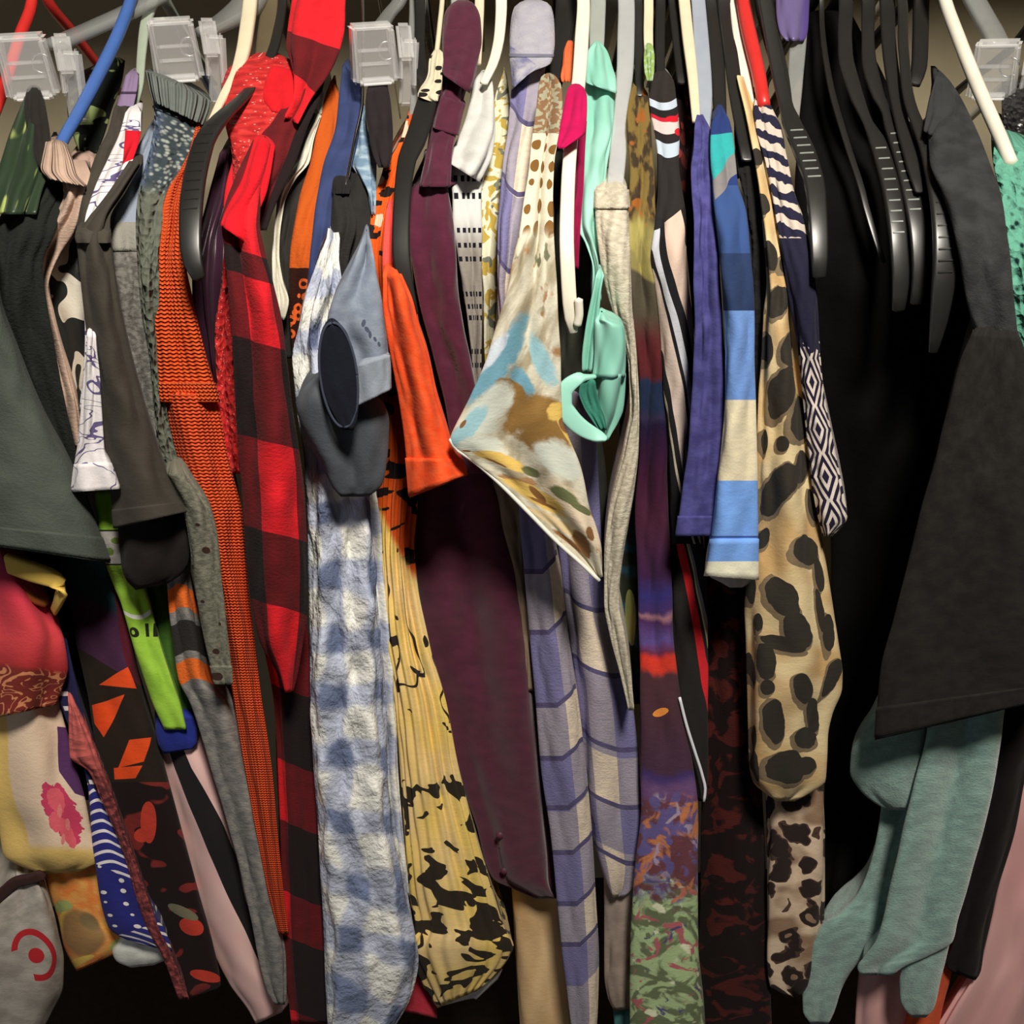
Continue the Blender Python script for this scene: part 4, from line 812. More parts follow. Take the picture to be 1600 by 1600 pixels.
# --- tan leopard blouse
def leopard(scale, base, base2, spot, rim, thr=.47, oy=0.):
    def f(k):
        wv = k.noise(k.muv(1., 1., oy), scale=28., detail=2.)
        v = k.vec(k.um + (wv - .5) * .035, k.vm * .62 + (k.noise(k.muv(1., 1., oy + 3.), scale=30., detail=2.) - .5) * .035 + oy)
        d = k.voro(v, scale=scale); cell = k.voro(v, scale=scale, out='Color')
        b = k.mix(k.ss(k.noise(k.muv(1., 1., 6.), scale=20., detail=2.), .42, .6), base, base2)
        c = k.mix((d < thr + .05), b, rim); c = k.mix((d < thr), c, spot)
        inner = (d < .17) * (cell > .6)
        return k.mix(inner, c, base2)
    return f
LEO = [(1220, 614, 20, 42, .35), (1250, 654, 18, 35, .15), (1222, 694, 9, 12, 0.), (1251, 730, 14, 27, .2), (1215, 762, 22, 50, .6), (1272, 790, 6, 25, -.1), (1260, 860, 22, 24, 0.), (1222, 932, 22, 36, -.6), (1246, 985, 20, 30, -.2), (1186, 972, 10, 14, 0.), (1226, 1006, 34, 11, .3), (1199, 1034, 16, 28, -.2), (1172, 1046, 8, 26, -.3), (1199, 545, 11, 26, 0.), (1234, 546, 13, 26, .2), (1172, 922, 8, 22, 0.), (1213, 1128, 14, 38, -.1), (1256, 1076, 15, 24, -.3), (1274, 1118, 11, 30, -.4), (1261, 1153, 21, 17, 0.), (1180, 1152, 9, 20, 0.), (1230, 1198, 30, 26, 0.), (1262, 1196, 16, 15, 0.), (1182, 1196, 10, 24, 0.), (1204, 1074, 10, 12, 0.), (1286, 955, 6, 34, 0.), (1283, 895, 5, 28, 0.), (1298, 990, 7, 30, .1), (1303, 1060, 8, 30, .3), (1216, 470, 14, 26, .2), (1206, 400, 8, 22, 0.), (1196, 320, 7, 18, 0.), (1226, 410, 8, 16, .3), (1186, 245, 5, 14, 0.), (1192, 690, 7, 20, 0.), (1190, 840, 12, 18, .4)]
def f_leo(k):
    w = (k.noise(k.muv(1., .65), scale=70., detail=2.) - .5) * 1.5
    b = k.mix(k.ss(k.noise(k.muv(1., .6, 6.), scale=22., detail=2.), .42, .6), A(214, 190, 144, 750), A(186, 150, 100, 750))
    for x, y, rx, ry, r in LEO: b = k.mix(k.ell(x - 3, y + 4, rx * 1.2, ry * 1.18, r, 0., w), b, A(118, 100, 76, 750))
    for x, y, rx, ry, r in LEO: b = k.mix(k.ell(x, y, rx, ry, r, 0., w), b, A(50, 45, 38, 750))
    return b
g = root('leopard_blouse', 'tan leopard print blouse with large dark spots', 'blouse', 1230, 1248, .0)
s = piece('body', [(120, 1152, 1166), (180, 1164, 1186), (250, 1178, 1202), (300, 1186, 1214), (360, 1192, 1228), (400, 1195, 1234), (450, 1198, 1240), (500, 1193, 1246), (560, 1190, 1254), (620, 1185, 1262), (700, 1182, 1268), (800, 1178, 1276), (860, 1172, 1286), (900, 1168, 1294), (950, 1163, 1302), (1000, 1165, 1309), (1050, 1166, 1316), (1075, 1167, 1315), (1115, 1168, 1300), (1150, 1169, 1292), (1190, 1170, 1290), (1220, 1176, 1288), (1240, 1196, 1262), (1252, 1216, 1238)], f_leo, g, off=.004, folds=((1.4, .008, 1.), (3., .003, 2.)), rough=.6, nu=44, nv=150)
# --- navy zebra strap top
def f_zeb(k):
    z = (k.y * .21 + (k.u - .5) * -3.5 + k.noise(k.muv(1., .6), scale=90.) * 7.).sin()
    zeb = k.mix((z > .15), A(40, 38, 58, 300), A(214, 196, 178, 300))
    q = (k.y - 560.) / 74.; dx = (k.u - .5).abs() * 1.5; dy = (q.frac() - .5).abs() * 1.0
    r = (dx + dy) * 3.2
    ik = k.mix((r.frac() > .52), A(36, 30, 48, 650), A(216, 200, 186, 650))
    c = k.mix((k.y > 372.), zeb, A(38, 36, 54, 450))
    return k.mix((k.y + (k.noise(scale=130.) - .5) * 80. > 548.), c, ik)
solo('zebra_top', 'narrow navy and cream top with zebra stripes above and diamond print below', 'top', [(156, 1180, 1198), (170, 1178, 1206), (200, 1181, 1221), (250, 1195, 1230), (300, 1205, 1241), (350, 1214, 1258), (400, 1222, 1268), (480, 1234, 1278), (540, 1246, 1281), (600, 1252, 1286), (700, 1262, 1304), (780, 1272, 1320), (808, 1278, 1324), (838, 1286, 1302)], f_zeb, off=-.006, D=.12, folds=((1., .003, 1.),))
solo('dark_leopard_dress', 'darker brown leopard print dress showing below the tan leopard blouse', 'dress', [(1150, 1195, 1282), (1240, 1196, 1286), (1300, 1198, 1289), (1400, 1199, 1289), (1450, 1199, 1287), (1500, 1199, 1282), (1540, 1204, 1276), (1558, 1235, 1255)], leopard(48., A(168, 146, 122, 1350), A(112, 88, 68, 1350), A(34, 26, 24, 1350), A(60, 44, 36, 1350), .44, 2.), off=.04, folds=((2., .007, 2.),), rough=.6)
solo('lilac_blouse', 'shiny lilac blouse at the top edge beside the red hanger', 'top', [(-30, 1212, 1266), (20, 1213, 1264), (50, 1218, 1262), (64, 1228, 1256)], lambda k: k.mix(k.ss(k.u, .7, .95), A(112, 96, 140, 100), A(86, 66, 130, 100)), off=.0, D=.06, rough=.35, spec=.6, bump='satin')
# --- the black things at the right
solo('black_velvet_dress', 'long black velvet dress filling the dark gap at the right', 'dress', [(20, 1262, 1330), (100, 1258, 1372), (180, 1252, 1412), (230, 1248, 1470), (300, 1244, 1510), (400, 1246, 1530), (560, 1262, 1530), (700, 1280, 1515), (850, 1300, 1480), (1000, 1300, 1440), (1150, 1292, 1400), (1300, 1288, 1372), (1440, 1280, 1340), (1520, 1278, 1330)], A(10, 9, 9, 800), off=.11, sheen=.0, spec=.1, folds=((2., .008, 1.),))
cVV = lambda k: k.mix(k.ss(k.noise(scale=90., detail=4.), .3, .7), A(28, 25, 23, 800), A(36, 33, 30, 800))
g = root('black_wide_tee', 'black tee with a wide boxy sleeve at the right edge', 'shirt', 1470, 1150, -.03)
s = piece('sleeve', [(1522, 520, 1592, 528, 0), (1505, 560, 1604, 565, 0), (1482, 640, 1615, 640, 0), (1463, 720, 1622, 720, 0), (1440, 800, 1630, 800, 0), (1420, 880, 1636, 880, 0), (1400, 960, 1640, 960, 0), (1378, 1045, 1646, 1040, 0), (1372, 1110, 1650, 1070, 0), (1369, 1156, 1650, 1090, 0)], cVV, g, off=-.04, D=.13, bmax=.03, folds=((1.3, .008, 1.),))
s.band('hem', 1086, 1120, s.mat, s.o, d=.001)
piece('shoulder', [(126, 1462, 1484), (150, 1456, 1500), (200, 1450, 1524), (250, 1452, 1544), (300, 1472, 1562), (350, 1488, 1570), (400, 1500, 1577), (450, 1508, 1581), (500, 1518, 1586), (1528, 530, 1590, 545, 0)], lambda k: k.mix(k.ss(k.noise(scale=60., detail=3.), .3, .7), A(46, 46, 46, 350), A(62, 61, 60, 350)), g, off=-.028, back=.26, bump='fleece', folds=((1.2, .005, 1.),))
piece('neckline', [(1462, 122, 1482, 130, 0), (1450, 165, 1496, 172, 0), (1443, 205, 1462, 215, 0)], A(58, 58, 58, 250), g, off=-.034, D=.04)
def f_lace(k):
    v = k.voro(scale=120.); n = k.noise(scale=180., detail=3.)
    return k.mix(k.ss(v + n * .6, .38, .68), A(16, 44, 40, 350), A(104, 168, 142, 350))
solo('teal_lace_sweater', 'teal open knit sweater at the right edge below the white hanger', 'sweater', [(228, 1554, 1610), (250, 1552, 1640), (300, 1562, 1650), (360, 1570, 1660), (450, 1576, 1670), (600, 1588, 1680), (760, 1595, 1690), (900, 1605, 1690)], f_lace, off=-.01, D=.2, bump='lace', bs=1., folds=((2., .003, 1.),))
solo('sequin_top', 'black sequin top under the clear hanger at the top right', 'top', [(140, 1566, 1640), (180, 1566, 1640), (230, 1575, 1640), (270, 1590, 1640)], lambda k: k.mix((k.voro(scale=160.) < .2), A(24, 22, 22, 200), A(120, 116, 110, 200)), off=.045, D=.1, rough=.3, spec=.6, bump='chunk')
# --- teal fleece
TEA = lambda k: k.mix(k.ss(k.noise(scale=80., detail=4.), .3, .7), A(84, 106, 98, 1250), A(104, 128, 117, 1250))
M_tea = cloth('teal_fleece', TEA, bump='fleece', bs=1., sheen=.5)
g = root('teal_fleece_top', 'sea green fleece top with drooping lobes below the wide black sleeve', 'sweater', 1430, 1580, .01)
piece('body', [(700, 1530, 1600), (900, 1500, 1595), (1060, 1468, 1572), (1120, 1458, 1561), (1155, 1452, 1558), (1228, 1434, 1546), (1295, 1417, 1531), (1368, 1400, 1512), (1434, 1386, 1493), (1470, 1374, 1484), (1495, 1356, 1442), (1512, 1346, 1404), (1524, 1352, 1388)], TEA, g, off=.0, bmax=.03, D=.10, mat=M_tea, folds=((1.35, .019, .2, .3),), nu=44)
piece('front_lobe', [(1400, 1450, 1502), (1450, 1430, 1489), (1500, 1413, 1478), (1535, 1405, 1469), (1560, 1406, 1464), (1578, 1414, 1458), (1590, 1426, 1446)], TEA, g, off=.006, bmax=.03, D=.05, mat=M_tea, folds=())
piece('sleeve_end', [(1090, 1378, 1448), (1140, 1352, 1448), (1175, 1330, 1446), (1205, 1328, 1440), (1235, 1344, 1434), (1258, 1372, 1426), (1266, 1388, 1416)], TEA, g, off=.008, D=.06, mat=M_tea, folds=((1., .004, 1.),))
piece('back_panel', [(1240, 1382, 1432), (1300, 1372, 1426), (1351, 1361, 1416), (1400, 1338, 1406), (1425, 1312, 1400), (1446, 1284, 1392), (1484, 1268, 1362), (1520, 1261, 1328), (1550, 1255, 1312), (1580, 1256, 1303), (1600, 1268, 1294)], TEA, g, off=.035, D=.06, mat=M_tea, folds=((1.3, .006, .5, .6),))
solo('black_trousers', 'straight black garment hanging beside the sea green fleece', 'trousers', [(330, 1700, 1730), (450, 1680, 1740), (700, 1640, 1715), (980, 1585, 1680), (1100, 1556, 1650), (1200, 1546, 1606), (1300, 1526, 1586), (1400, 1506, 1556), (1480, 1488, 1538), (1478, 1508, 1532, 1520, 0), (1492, 1522, 1524, 1532, 0)], A(17, 13, 13, 1250), off=.03, D=.2, folds=((1.5, .006, 1.),))
PNK = lambda k: k.mix(k.ss(k.noise(k.muv(1., .2), scale=16., detail=1.), .3, .7), A(158, 116, 112, 1500), A(204, 158, 150, 1500))
solo('pink_satin_dress', 'long pink satin dress in the bottom right corner', 'dress', [(330, 1830, 1870), (420, 1800, 1880), (700, 1715, 1840), (1080, 1612, 1760), (1200, 1588, 1760), (1300, 1572, 1750), (1400, 1548, 1740), (1500, 1524, 1730), (1560, 1490, 1720), (1640, 1440, 1700)], PNK, off=.05, rough=.45, spec=.4, bump='satin', folds=((4., .010, 1.), (7., .004, 2.)), bmax=.03, nu=50)
solo('blush_slip', 'blush satin slip showing between the two sea green lobes', 'dress', [(1420, 1352, 1410), (1500, 1344, 1425), (1560, 1338, 1425), (1640, 1334, 1420)], PNK, off=.06, rough=.45, spec=.4, bump='satin', folds=((2., .006, 1.),))
solo('orange_skirt', 'burnt orange fabric sliver beneath the sea green fleece lobe', 'skirt', [(1440, 1450, 1490), (1520, 1440, 1486), (1570, 1424, 1474), (1640, 1400, 1460)], A(156, 62, 34, 1550), off=.045, D=.15)
# --- bottom left: second, lower group of garments
def f_red(k):
    c = k.bands(k.y, [(860, A(136, 60, 84, 900)), (930, A(168, 46, 60, 950)), (1000, A(186, 58, 62, 1000)), (1060, A(120, 26, 26, 1050))], 'LINEAR')
    n = (k.noise(k.muv(), scale=50., detail=1., dist=2.) - .5).abs()
    ban = k.mix((n < .035), A(104, 36, 30, 1080), A(176, 112, 74, 1080))
    return k.mix(k.ss(k.y + (k.u - .5) * -20., 1038., 1048.), c, ban)
g = root('bandana_top', 'red ombre top with a gold bandana border at the left edge', 'top', 40, 1120, .0)
piece('body', [(850, -60, 8), (868, -60, 20), (900, -60, 42), (950, -55, 76), (1000, -50, 100), (1045, -45, 106), (1075, -45, 96), (-45, 1130, 86, 1102, 0)], f_red, g, off=.0, D=.12, folds=((2., .008, 1.),))
yp = [(14, 880, 34), (50, 893, 34), (80, 903, 30), (96, 918, 22), (92, 936, 18), (84, 955, 14)]
tube('strap', at([p[0] for p in yp], [p[1] for p in yp], np.array([-.02, -.03, -.034, -.034, -.028, -.012])), [p[2] * .00026 for p in yp], cloth('yellow_strap', A(216, 176, 84, 900)), g, .4, 14, lat=(0, 0, 1))
pe = [(24, 912), (40, 925), (58, 938), (72, 942)]
tube('gold_print_edge', at([p[0] for p in pe], [p[1] for p in pe], -.012), .004, cloth('gold_print', lambda k: A(150, 84, 40, 920)), g, .5, 8)
def f_flowerdress(k):
    c = k.mix(k.ss(k.u + (k.y - 1100.) * .0008, .42, .46), A(222, 184, 106, 1250), A(198, 172, 146, 1250))
    yl = k.ss(k.y + k.u * -10., 1310., 1326.); c = k.mix(yl, c, A(222, 184, 106, 1300))
    pur = k.poly([(92, 1135), (125, 1140), (140, 1250), (118, 1240), (96, 1205)]); c = k.mix(pur, c, A(70, 40, 74, 1200))
    n = k.noise(scale=90., detail=2.) * 20.
    w = (k.noise(scale=120., detail=2.) - .5) * 1.4
    c = k.mix(k.ell(98, 1272, 27, 50, -.15, 0., w), c, A(160, 50, 74, 1270))
    for x, y, rx, ry, r in ((88, 1250, 15, 20, .2), (104, 1300, 12, 26, -.2), (84, 1285, 10, 16, .3)): c = k.mix(k.ell(x, y, rx, ry, r, 0., w), c, A(180, 76, 84, 1270))
    for x, y, rx, ry in ((92, 1268, 4, 12), (106, 1288, 5, 9), (96, 1312, 3, 10)): c = k.mix(k.ell(x, y, rx, ry, .4, 0., w), c, A(200, 112, 108, 1270))
    return c
solo('flower_dress', 'pale yellow and cream dress with one pink flower at the left edge', 'dress', [(1060, -60, 88), (1110, -55, 96), (1150, -50, 106), (1200, -45, 118), (1250, -30, 132), (1300, 0, 142), (8, 1338, 152, 1335, 0), (30, 1352, 150, 1348, 0), (70, 1366, 120, 1362, 0)], f_flowerdress, off=.02, D=.14, folds=((2.2, .007, 1.),))
def f_sun(k):
    n = k.noise(scale=50., detail=3.)
    c = k.mix(k.ss(n, .4, .6), A(196, 112, 54, 1450), A(200, 140, 70, 1450))
    c = k.mix(k.ell(100, 1418, 16, 10, -.3), c, A(120, 130, 76, 1450)); c = k.mix(k.ell(108, 1440, 22, 14, -.5), c, A(196, 160, 70, 1450))
    c = k.mix(k.ell(130, 1455, 30, 34, .3, .3), c, A(112, 84, 52, 1450)); c = k.mix(k.ell(140, 1440, 14, 14, 0., .5), c, A(92, 76, 50, 1450))
    c = k.mix(k.ell(185, 1480, 14, 10, -.4), c, A(120, 128, 70, 1450))
    return k.mix(k.ell(125, 1493, 22, 6, -.1), c, A(196, 162, 76, 1450))
solo('sunflower_skirt', 'orange skirt with a faded sunflower below the pale yellow dress', 'skirt', [(1320, 56, 150), (1380, 72, 166), (1440, 92, 188), (100, 1480, 214, 1462, 0), (112, 1505, 200, 1478, 0), (120, 1518, 168, 1496, 0)], f_sun, off=.045, D=.14)
def f_navydot(k):
    st = ((k.y * .0625 + (k.u - .5) * (k.u - .3) * -3.).frac() < .3)
    st2 = ((k.y * .068 + k.u * -2.2 + 4.).frac() < .3)
    d1 = k.voro(k.vec(k.um * 1.05, k.vm * .66), scale=92., rand=.2)
    dots = (d1 < .19)
    a = k.mix(st, A(34, 34, 92, 1250), A(190, 180, 176, 1250))
    b = k.mix(dots, A(30, 30, 84, 1400), A(190, 182, 172, 1400))
    c = k.mix(st2, A(34, 34, 90, 1460), A(190, 182, 172, 1460))
    d0 = k.mix(((k.y * .0435).frac() < .3) * ((k.u - .35).abs() < .22), A(30, 28, 60, 1080), A(186, 176, 170, 1080))
    edge = k.y + k.u * -34.
    out = k.mix((edge > 1222.), d0, a); out = k.mix((edge > 1348.), out, b)
    return k.mix((k.y + k.u * 20. > 1462.), out, c)
solo('navy_dotted_dress', 'navy dress with white stripes and dots beside the pink flower', 'dress', [(1000, 78, 104), (1045, 82, 112), (1090, 92, 122), (1140, 112, 134), (1200, 133, 152), (1240, 140, 166), (1300, 144, 188), (1350, 150, 208), (1400, 157, 228), (1430, 164, 242), (172, 1450, 254, 1448, 0), (190, 1464, 262, 1466, 0), (220, 1476, 268, 1486, 0)], f_navydot, off=.01, D=.13, folds=((1.2, .005, 1.),))
solo('pale_slip', 'pale grey hem hanging just below the navy dotted dress', 'dress', [(1452, 200, 256), (1470, 186, 264), (176, 1488, 268, 1480, 0), (182, 1502, 266, 1496, 0), (205, 1512, 240, 1508, 0)], A(164, 162, 152, 1490), off=.03, D=.08)
def f_target(k):
    c = k.mix(k.ss(k.noise(scale=40., detail=3.), .3, .7), A(104, 96, 88, 1500), A(128, 120, 110, 1500))
    red = A(128, 26, 30, 1500)
    ring = k.ell(52, 1492, 33, 42, -.35) * (1. - k.ell(52, 1492, 23, 32, -.35)) * (1. - k.poly([(10, 1490), (40, 1480), (52, 1545), (20, 1545)]))
    return k.mix(k.ell(54, 1493, 11, 12), k.mix(ring, c, red), red)
g = root('tote_bag', 'grey bag with a red ring and dot mark in the lower left corner', 'bag', 30, 1600, .1)
piece('body', [(1378, 22, 58), (1395, 8, 72), (1425, -20, 84), (1460, -60, 92), (1500, -70, 100), (1540, -70, 99), (1580, -70, 82), (1640, -70, 50)], f_target, g, off=.02, D=.12, rough=.5, folds=((2., .006, 2.),))
hp = [(-14, 1412), (8, 1392), (28, 1377), (52, 1372), (66, 1366)]
tube('handle', at([p[0] for p in hp], [p[1] for p in hp], .012), .0058, cloth('bag_handle', A(40, 24, 22, 1400)), g, .5, 10, lat=(0, 0, 1))
def f_geo(k):
    n = k.noise(k.muv(1., .8), scale=24., detail=0.)
    top = k.mix(k.ss(k.y + k.u * -50., 905., 935.), A(28, 50, 54, 930), A(62, 34, 56, 980)); top = k.mix((k.u > .8), top, A(78, 24, 34, 980))
    c = k.mix((k.y + k.u * -60. > 1012.), top, A(34, 26, 20, 1100))
    OR = A(196, 66, 26, 1100)
    for P in ([(154, 1070), (198, 1042), (212, 1076)], [(146, 1102), (194, 1085), (184, 1110), (162, 1152), (150, 1130)], [(202, 1156), (234, 1152), (224, 1190), (184, 1200)], [(178, 1200), (222, 1196), (212, 1216), (180, 1218)]):
        c = k.mix(k.poly(P), c, OR)
    low = k.mix(k.ss(k.noise(k.muv(1., 1., 2.), scale=30., detail=1.), .6, .63), A(22, 14, 13, 1400), A(92, 30, 27, 1400))
    c = k.mix((k.y > 1222.), c, low)
    for x, y, rx, ry, r in ((232, 1285, 12, 34, .3), (222, 1305, 14, 10, -.5), (298, 1448, 18, 14, 0), (320, 1525, 24, 9, .2)): c = k.mix(k.ell(x, y, rx, ry, r), c, A(150, 46, 34, 1350))
    return k.mix(k.ell(285, 1425, 22, 9, .5), c, A(90, 84, 66, 1400))
solo('geometric_dress', 'dark dress with teal, purple and orange angular shapes beside the lime shirt', 'dress', [(870, 92, 190), (900, 98, 192), (950, 108, 198), (1000, 118, 206), (1050, 130, 216), (1100, 140, 228), (1150, 148, 244), (1200, 158, 258), (1300, 186, 285), (1400, 222, 312), (1480, 255, 334), (1540, 272, 345), (276, 1562, 312, 1556, 0)], f_geo, off=.04, D=.16)
solo('salmon_cardigan', 'thin salmon cardigan edge with crochet trim beside the navy dotted dress', 'cardigan', [(1095, 107, 114), (1140, 108, 136), (1182, 109, 152), (1205, 138, 160), (1250, 158, 178), (1300, 180, 195), (1350, 198, 213), (1400, 212, 230), (1450, 230, 247), (1500, 256, 271), (1562, 279, 296)], lambda k: k.mix((k.ss(k.noise(k.muv(), scale=150., detail=2.), .35, .6) * .5 + .5) * k.ss(k.y, 1180., 1230.), A(150, 72, 66, 1200), A(70, 30, 32, 1350)), off=.0, D=.05, bump='lace', bs=.4)
def f_lime(k):
    LG = A(134, 172, 54, 1000)
    c = k.mix(k.ss(k.noise(scale=40.), .3, .7), A(124, 162, 50, 1000), A(142, 180, 60, 1000))
    c = k.mix((k.y > 828.) * (k.y < 882.), c, A(176, 168, 160, 850))
    c = k.mix(k.ell(183, 845, 10, 5), c, A(110, 130, 60, 850)); c = k.mix(k.ell(172, 862, 6, 6), c, A(110, 130, 60, 850))
    for y in (829, 882): c = k.mix(((k.y - y).abs() < 1.3), c, A(40, 44, 30, 850))
    c = k.mix(k.ell(214, 955, 21, 13), c, A(206, 206, 190, 960)); c = k.mix(k.ell(212, 949, 21, 12), c, LG)
    ink = A(30, 34, 22, 980)
    c = k.mix(k.ell(211, 988, 6, 8), c, ink); c = k.mix(k.ell(210, 988, 2, 3.5), c, LG)
    for x in (231, 243): c = k.mix(k.poly([(x - 3, 974), (x + 3, 974), (x + 4, 995), (x - 2, 995)]), c, ink)
    return c
g = root('lime_tee', 'lime green tee with dark lettering and a blue hem between grey stripes and orange shapes', 'shirt', 275, 1178, .02)
s = piece('body', [(770, 148, 186, -.03), (830, 155, 194, -.03), (880, 166, 196, -.02), (920, 180, 226, 0), (940, 189, 233), (1000, 206, 249), (1060, 226, 268), (1100, 240, 282), (1140, 258, 292)], f_lime, g, off=.02, D=.08, folds=((1., .003, 1.),))
piece('side_panel', [(900, 225, 265), (1000, 245, 285), (1080, 262, 298), (1130, 280, 302)], A(56, 84, 30, 1000), g, off=.04, D=.08)
piece('hem', [(1120, 246, 304), (1140, 243, 308), (1160, 246, 308), (256, 1178, 302, 1170, 0)], A(30, 38, 104, 1150), g, off=.03, D=.1)
def f_pkst(k):
    b0 = k.bands(k.y, [(1150, .16), (1200, .215), (1334, .44), (1450, .67), (1500, .76), (1550, .9)], 'LINEAR'); b1 = k.bands(k.y, [(1150, .45), (1200, .505), (1334, .87), (1450, .93), (1500, .88), (1550, .9)], 'LINEAR')
    f = k.m('GREATER_THAN', k.u, b0) * k.m('LESS_THAN', k.u, b1)
    return k.mix(f, k.mix(k.ss(k.noise(scale=30.), .3, .7), A(180, 142, 136, 1350), A(196, 160, 150, 1350)), A(24, 21, 22, 1350))
solo('pink_striped_dress', 'pink dress with bold black vertical stripes below the lime tee', 'dress', [(1150, 244, 322), (1200, 252, 345), (1250, 264, 362), (1334, 285, 382), (1400, 303, 394), (1450, 319, 410), (1500, 339, 425), (1540, 360, 445), (388, 1578, 453, 1562, 0), (400, 1600, 440, 1582, 0)], f_pkst, off=.05, D=.18, bump='satin', folds=((1.4, .007, 1.),))
# --- low bits along the bottom
solo('crimson_top', 'crimson scrap of a top below gingham and yellow dress', 'top', [(1500, 622, 660), (1540, 628, 668), (630, 1580, 684, 1592, 0)], A(134, 34, 44, 1560), off=.05, D=.1)
solo('khaki_trousers', 'tan trouser leg hanging below the burgundy hem', 'trousers', [(1250, 790, 860), (1380, 799, 876), (1450, 803, 880), (1550, 809, 890), (1640, 815, 896)], lambda k: k.mix(k.ss(k.noise(k.muv(1., .3), scale=20.), .3, .7), A(150, 120, 82, 1480), A(172, 144, 106, 1480)), off=.075, folds=((1.5, .006, 1.),))
solo('tan_cardigan', 'tan sheer panel between burgundy shirt and flannel placket', 'cardigan', [(660, 735, 800), (740, 760, 810), (800, 776, 822), (900, 802, 828), (1000, 816, 836), (1080, 824, 840)], A(128, 108, 86, 800), off=.03, D=.1)
solo('taupe_dress', 'plain taupe dress tail beneath the flannel point', 'dress', [(1300, 948, 1000), (1380, 944, 998), (1450, 944, 994), (1520, 944, 990), (1560, 950, 988), (960, 1580, 986, 1576, 0)], A(116, 102, 92, 1450), off=.05, D=.16)
solo('teal_slip', 'teal sliver of cloth at the bottom beside the green floral hem', 'dress', [(1540, 955, 990), (1580, 958, 990), (1640, 962, 992)], A(56, 96, 92, 1590), off=.065, D=.1)
# ------------------------------------------------------------------ hangers
M_blk = solid('black_plastic', (.011, .0105, .0095), .40, 1.0)
M_vel = solid('black_flocked', (.012, .011, .010), .6, .3)
M_red = solid('red_plastic', (.62, .03, .025), .35, .5)
M_blu = solid('blue_plastic', (.06, .14, .42), .35, .5)
M_sage = solid('sage_plastic', (.36, .42, .33), .4, .5)
M_crm = solid('cream_plastic', (.72, .64, .46), .45, .4)
M_wht = solid('white_plastic', (.80, .76, .64), .4, .5)
M_brz = solid('bronze_plastic', (.12, .095, .055), .35, .5)
M_smk = solid('smoky_plastic', (.34, .35, .34), .2, .6, alpha=.55)
M_clr = solid('clear_plastic', (.72, .74, .76), .12, .7, alpha=.42)
M_pbl = solid('pale_blue_plastic', (.42, .47, .56), .25, .6, alpha=.75)
M_gry = solid('grey_plastic', (.34, .37, .34), .35, .5)
HG = 'plastic clothes hangers on the rod'
hanger('hanger', 'red tube hanger crossing the upper left corner', [(50, -10, 17), (30, 60, 18), (10, 125, 18), (-18, 200, 18)], M_red, .03, 1.)
hanger('hanger', 'blue tube hanger slanting down into the beige turtleneck', [(206, -10, 18), (190, 40, 19), (160, 105, 20), (122, 178, 19), (94, 228, 18), (82, 260, 16)], M_blu, .0, 1.)
hanger('hanger', 'sage green hanger just left of the second clear clip', [(240, -10, 18), (227, 40, 16), (221, 90, 14), (217, 140, 12), (205, 180, 10)], M_sage, .03, .5)
hanger('hanger', 'cream wooden hanger beside the red glittery shoulder', [(392, -10, 22), (384, 60, 22), (372, 110, 19), (350, 150, 14), (330, 190, 10)], M_crm, -.005, .6)
hanger('hanger', 'thick curved black hanger end with notches in front of orange sweater', [(442, -10, 14, .04), (432, 60, 16, .04), (408, 118, 18, .035), (380, 152, 20, .015), (342, 188, 28), (318, 225, 33), (304, 280, 36), (298, 340, 36), (299, 400, 33), (311, 434, 22)], M_blk, -.035, .35, ridges=(200, 330, 10, M_blk))
hanger('hanger', 'bronze flat hanger between glitter sweater and plaid collar', [(424, -10, 34), (418, 60, 34), (412, 110, 30)], M_brz, .03, .3)
hanger('hanger', 'thin silver wire bar hanger above the black knit cuff', [(566, 160, 5), (556, 210, 5), (546, 260, 5), (538, 300, 5)], solid('chrome', (.6, .6, .58), .2, metal=1.), .012, 1., group=None)
hanger('hanger', 'smoky clear hanger right of the third clip', [(652, -10, 26), (649, 80, 24), (652, 130, 20), (645, 190, 14)], M_smk, .03, .3)
hanger('hanger', 'thin cream wire hanger holding the knotted scrap', [(691, -10, 8), (687, 40, 8), (682, 85, 8), (676, 130, 7)], M_crm, -.02, 1.)
hanger('hanger', 'black flocked hanger left of the burgundy shirt', [(656, -10, 16, .04), (656, 70, 16, .04), (662, 118, 20, .03), (670, 142, 29, .01), (660, 185, 34), (648, 222, 34), (636, 250, 30), (628, 320, 27), (627, 400, 28), (636, 450, 22), (650, 490, 9)], M_vel, -.03, .3)
hanger('hanger', 'grey hanger inside the burgundy collar', [(716, -10, 24), (716, 40, 24), (714, 120, 20)], M_gry, .02, .4)
hanger('hanger', 'cream hanger right of the burgundy collar', [(749, -10, 15), (748, 40, 15), (746, 100, 12)], M_crm, .02, .5)
hanger('hanger', 'clear hanger curving into the white dashed shirt', [(783, -10, 18), (781, 50, 17), (772, 95, 16), (756, 130, 13)], M_wht, .0, .4)
hanger('hanger', 'wide black flat hanger right of the lavender collar', [(885, -10, 34), (881, 50, 32), (870, 110, 28), (858, 170, 22)], M_vel, .02, .3)
gw = hanger('hanger', 'long white hanger threaded through the magenta strap', [(911, -10, 20), (909, 60, 22), (904, 130, 22), (897, 185, 22, -.005), (892, 225, 21, -.01), (887, 300, 22), (886, 400, 23), (889, 460, 23), (894, 505, 22), (896, 519, 14)], M_wht, -.03, .5)
lip = [(904, 468), (905, 490), (902, 508)]
tube('lip', at([p[0] for p in lip], [p[1] for p in lip], -.032), .003, M_wht, gw, .8, 8)
hanger('hanger', 'grey flat hanger above the mint collar', [(934, -10, 25), (933, 40, 25), (932, 90, 22)], M_gry, .015, .3)
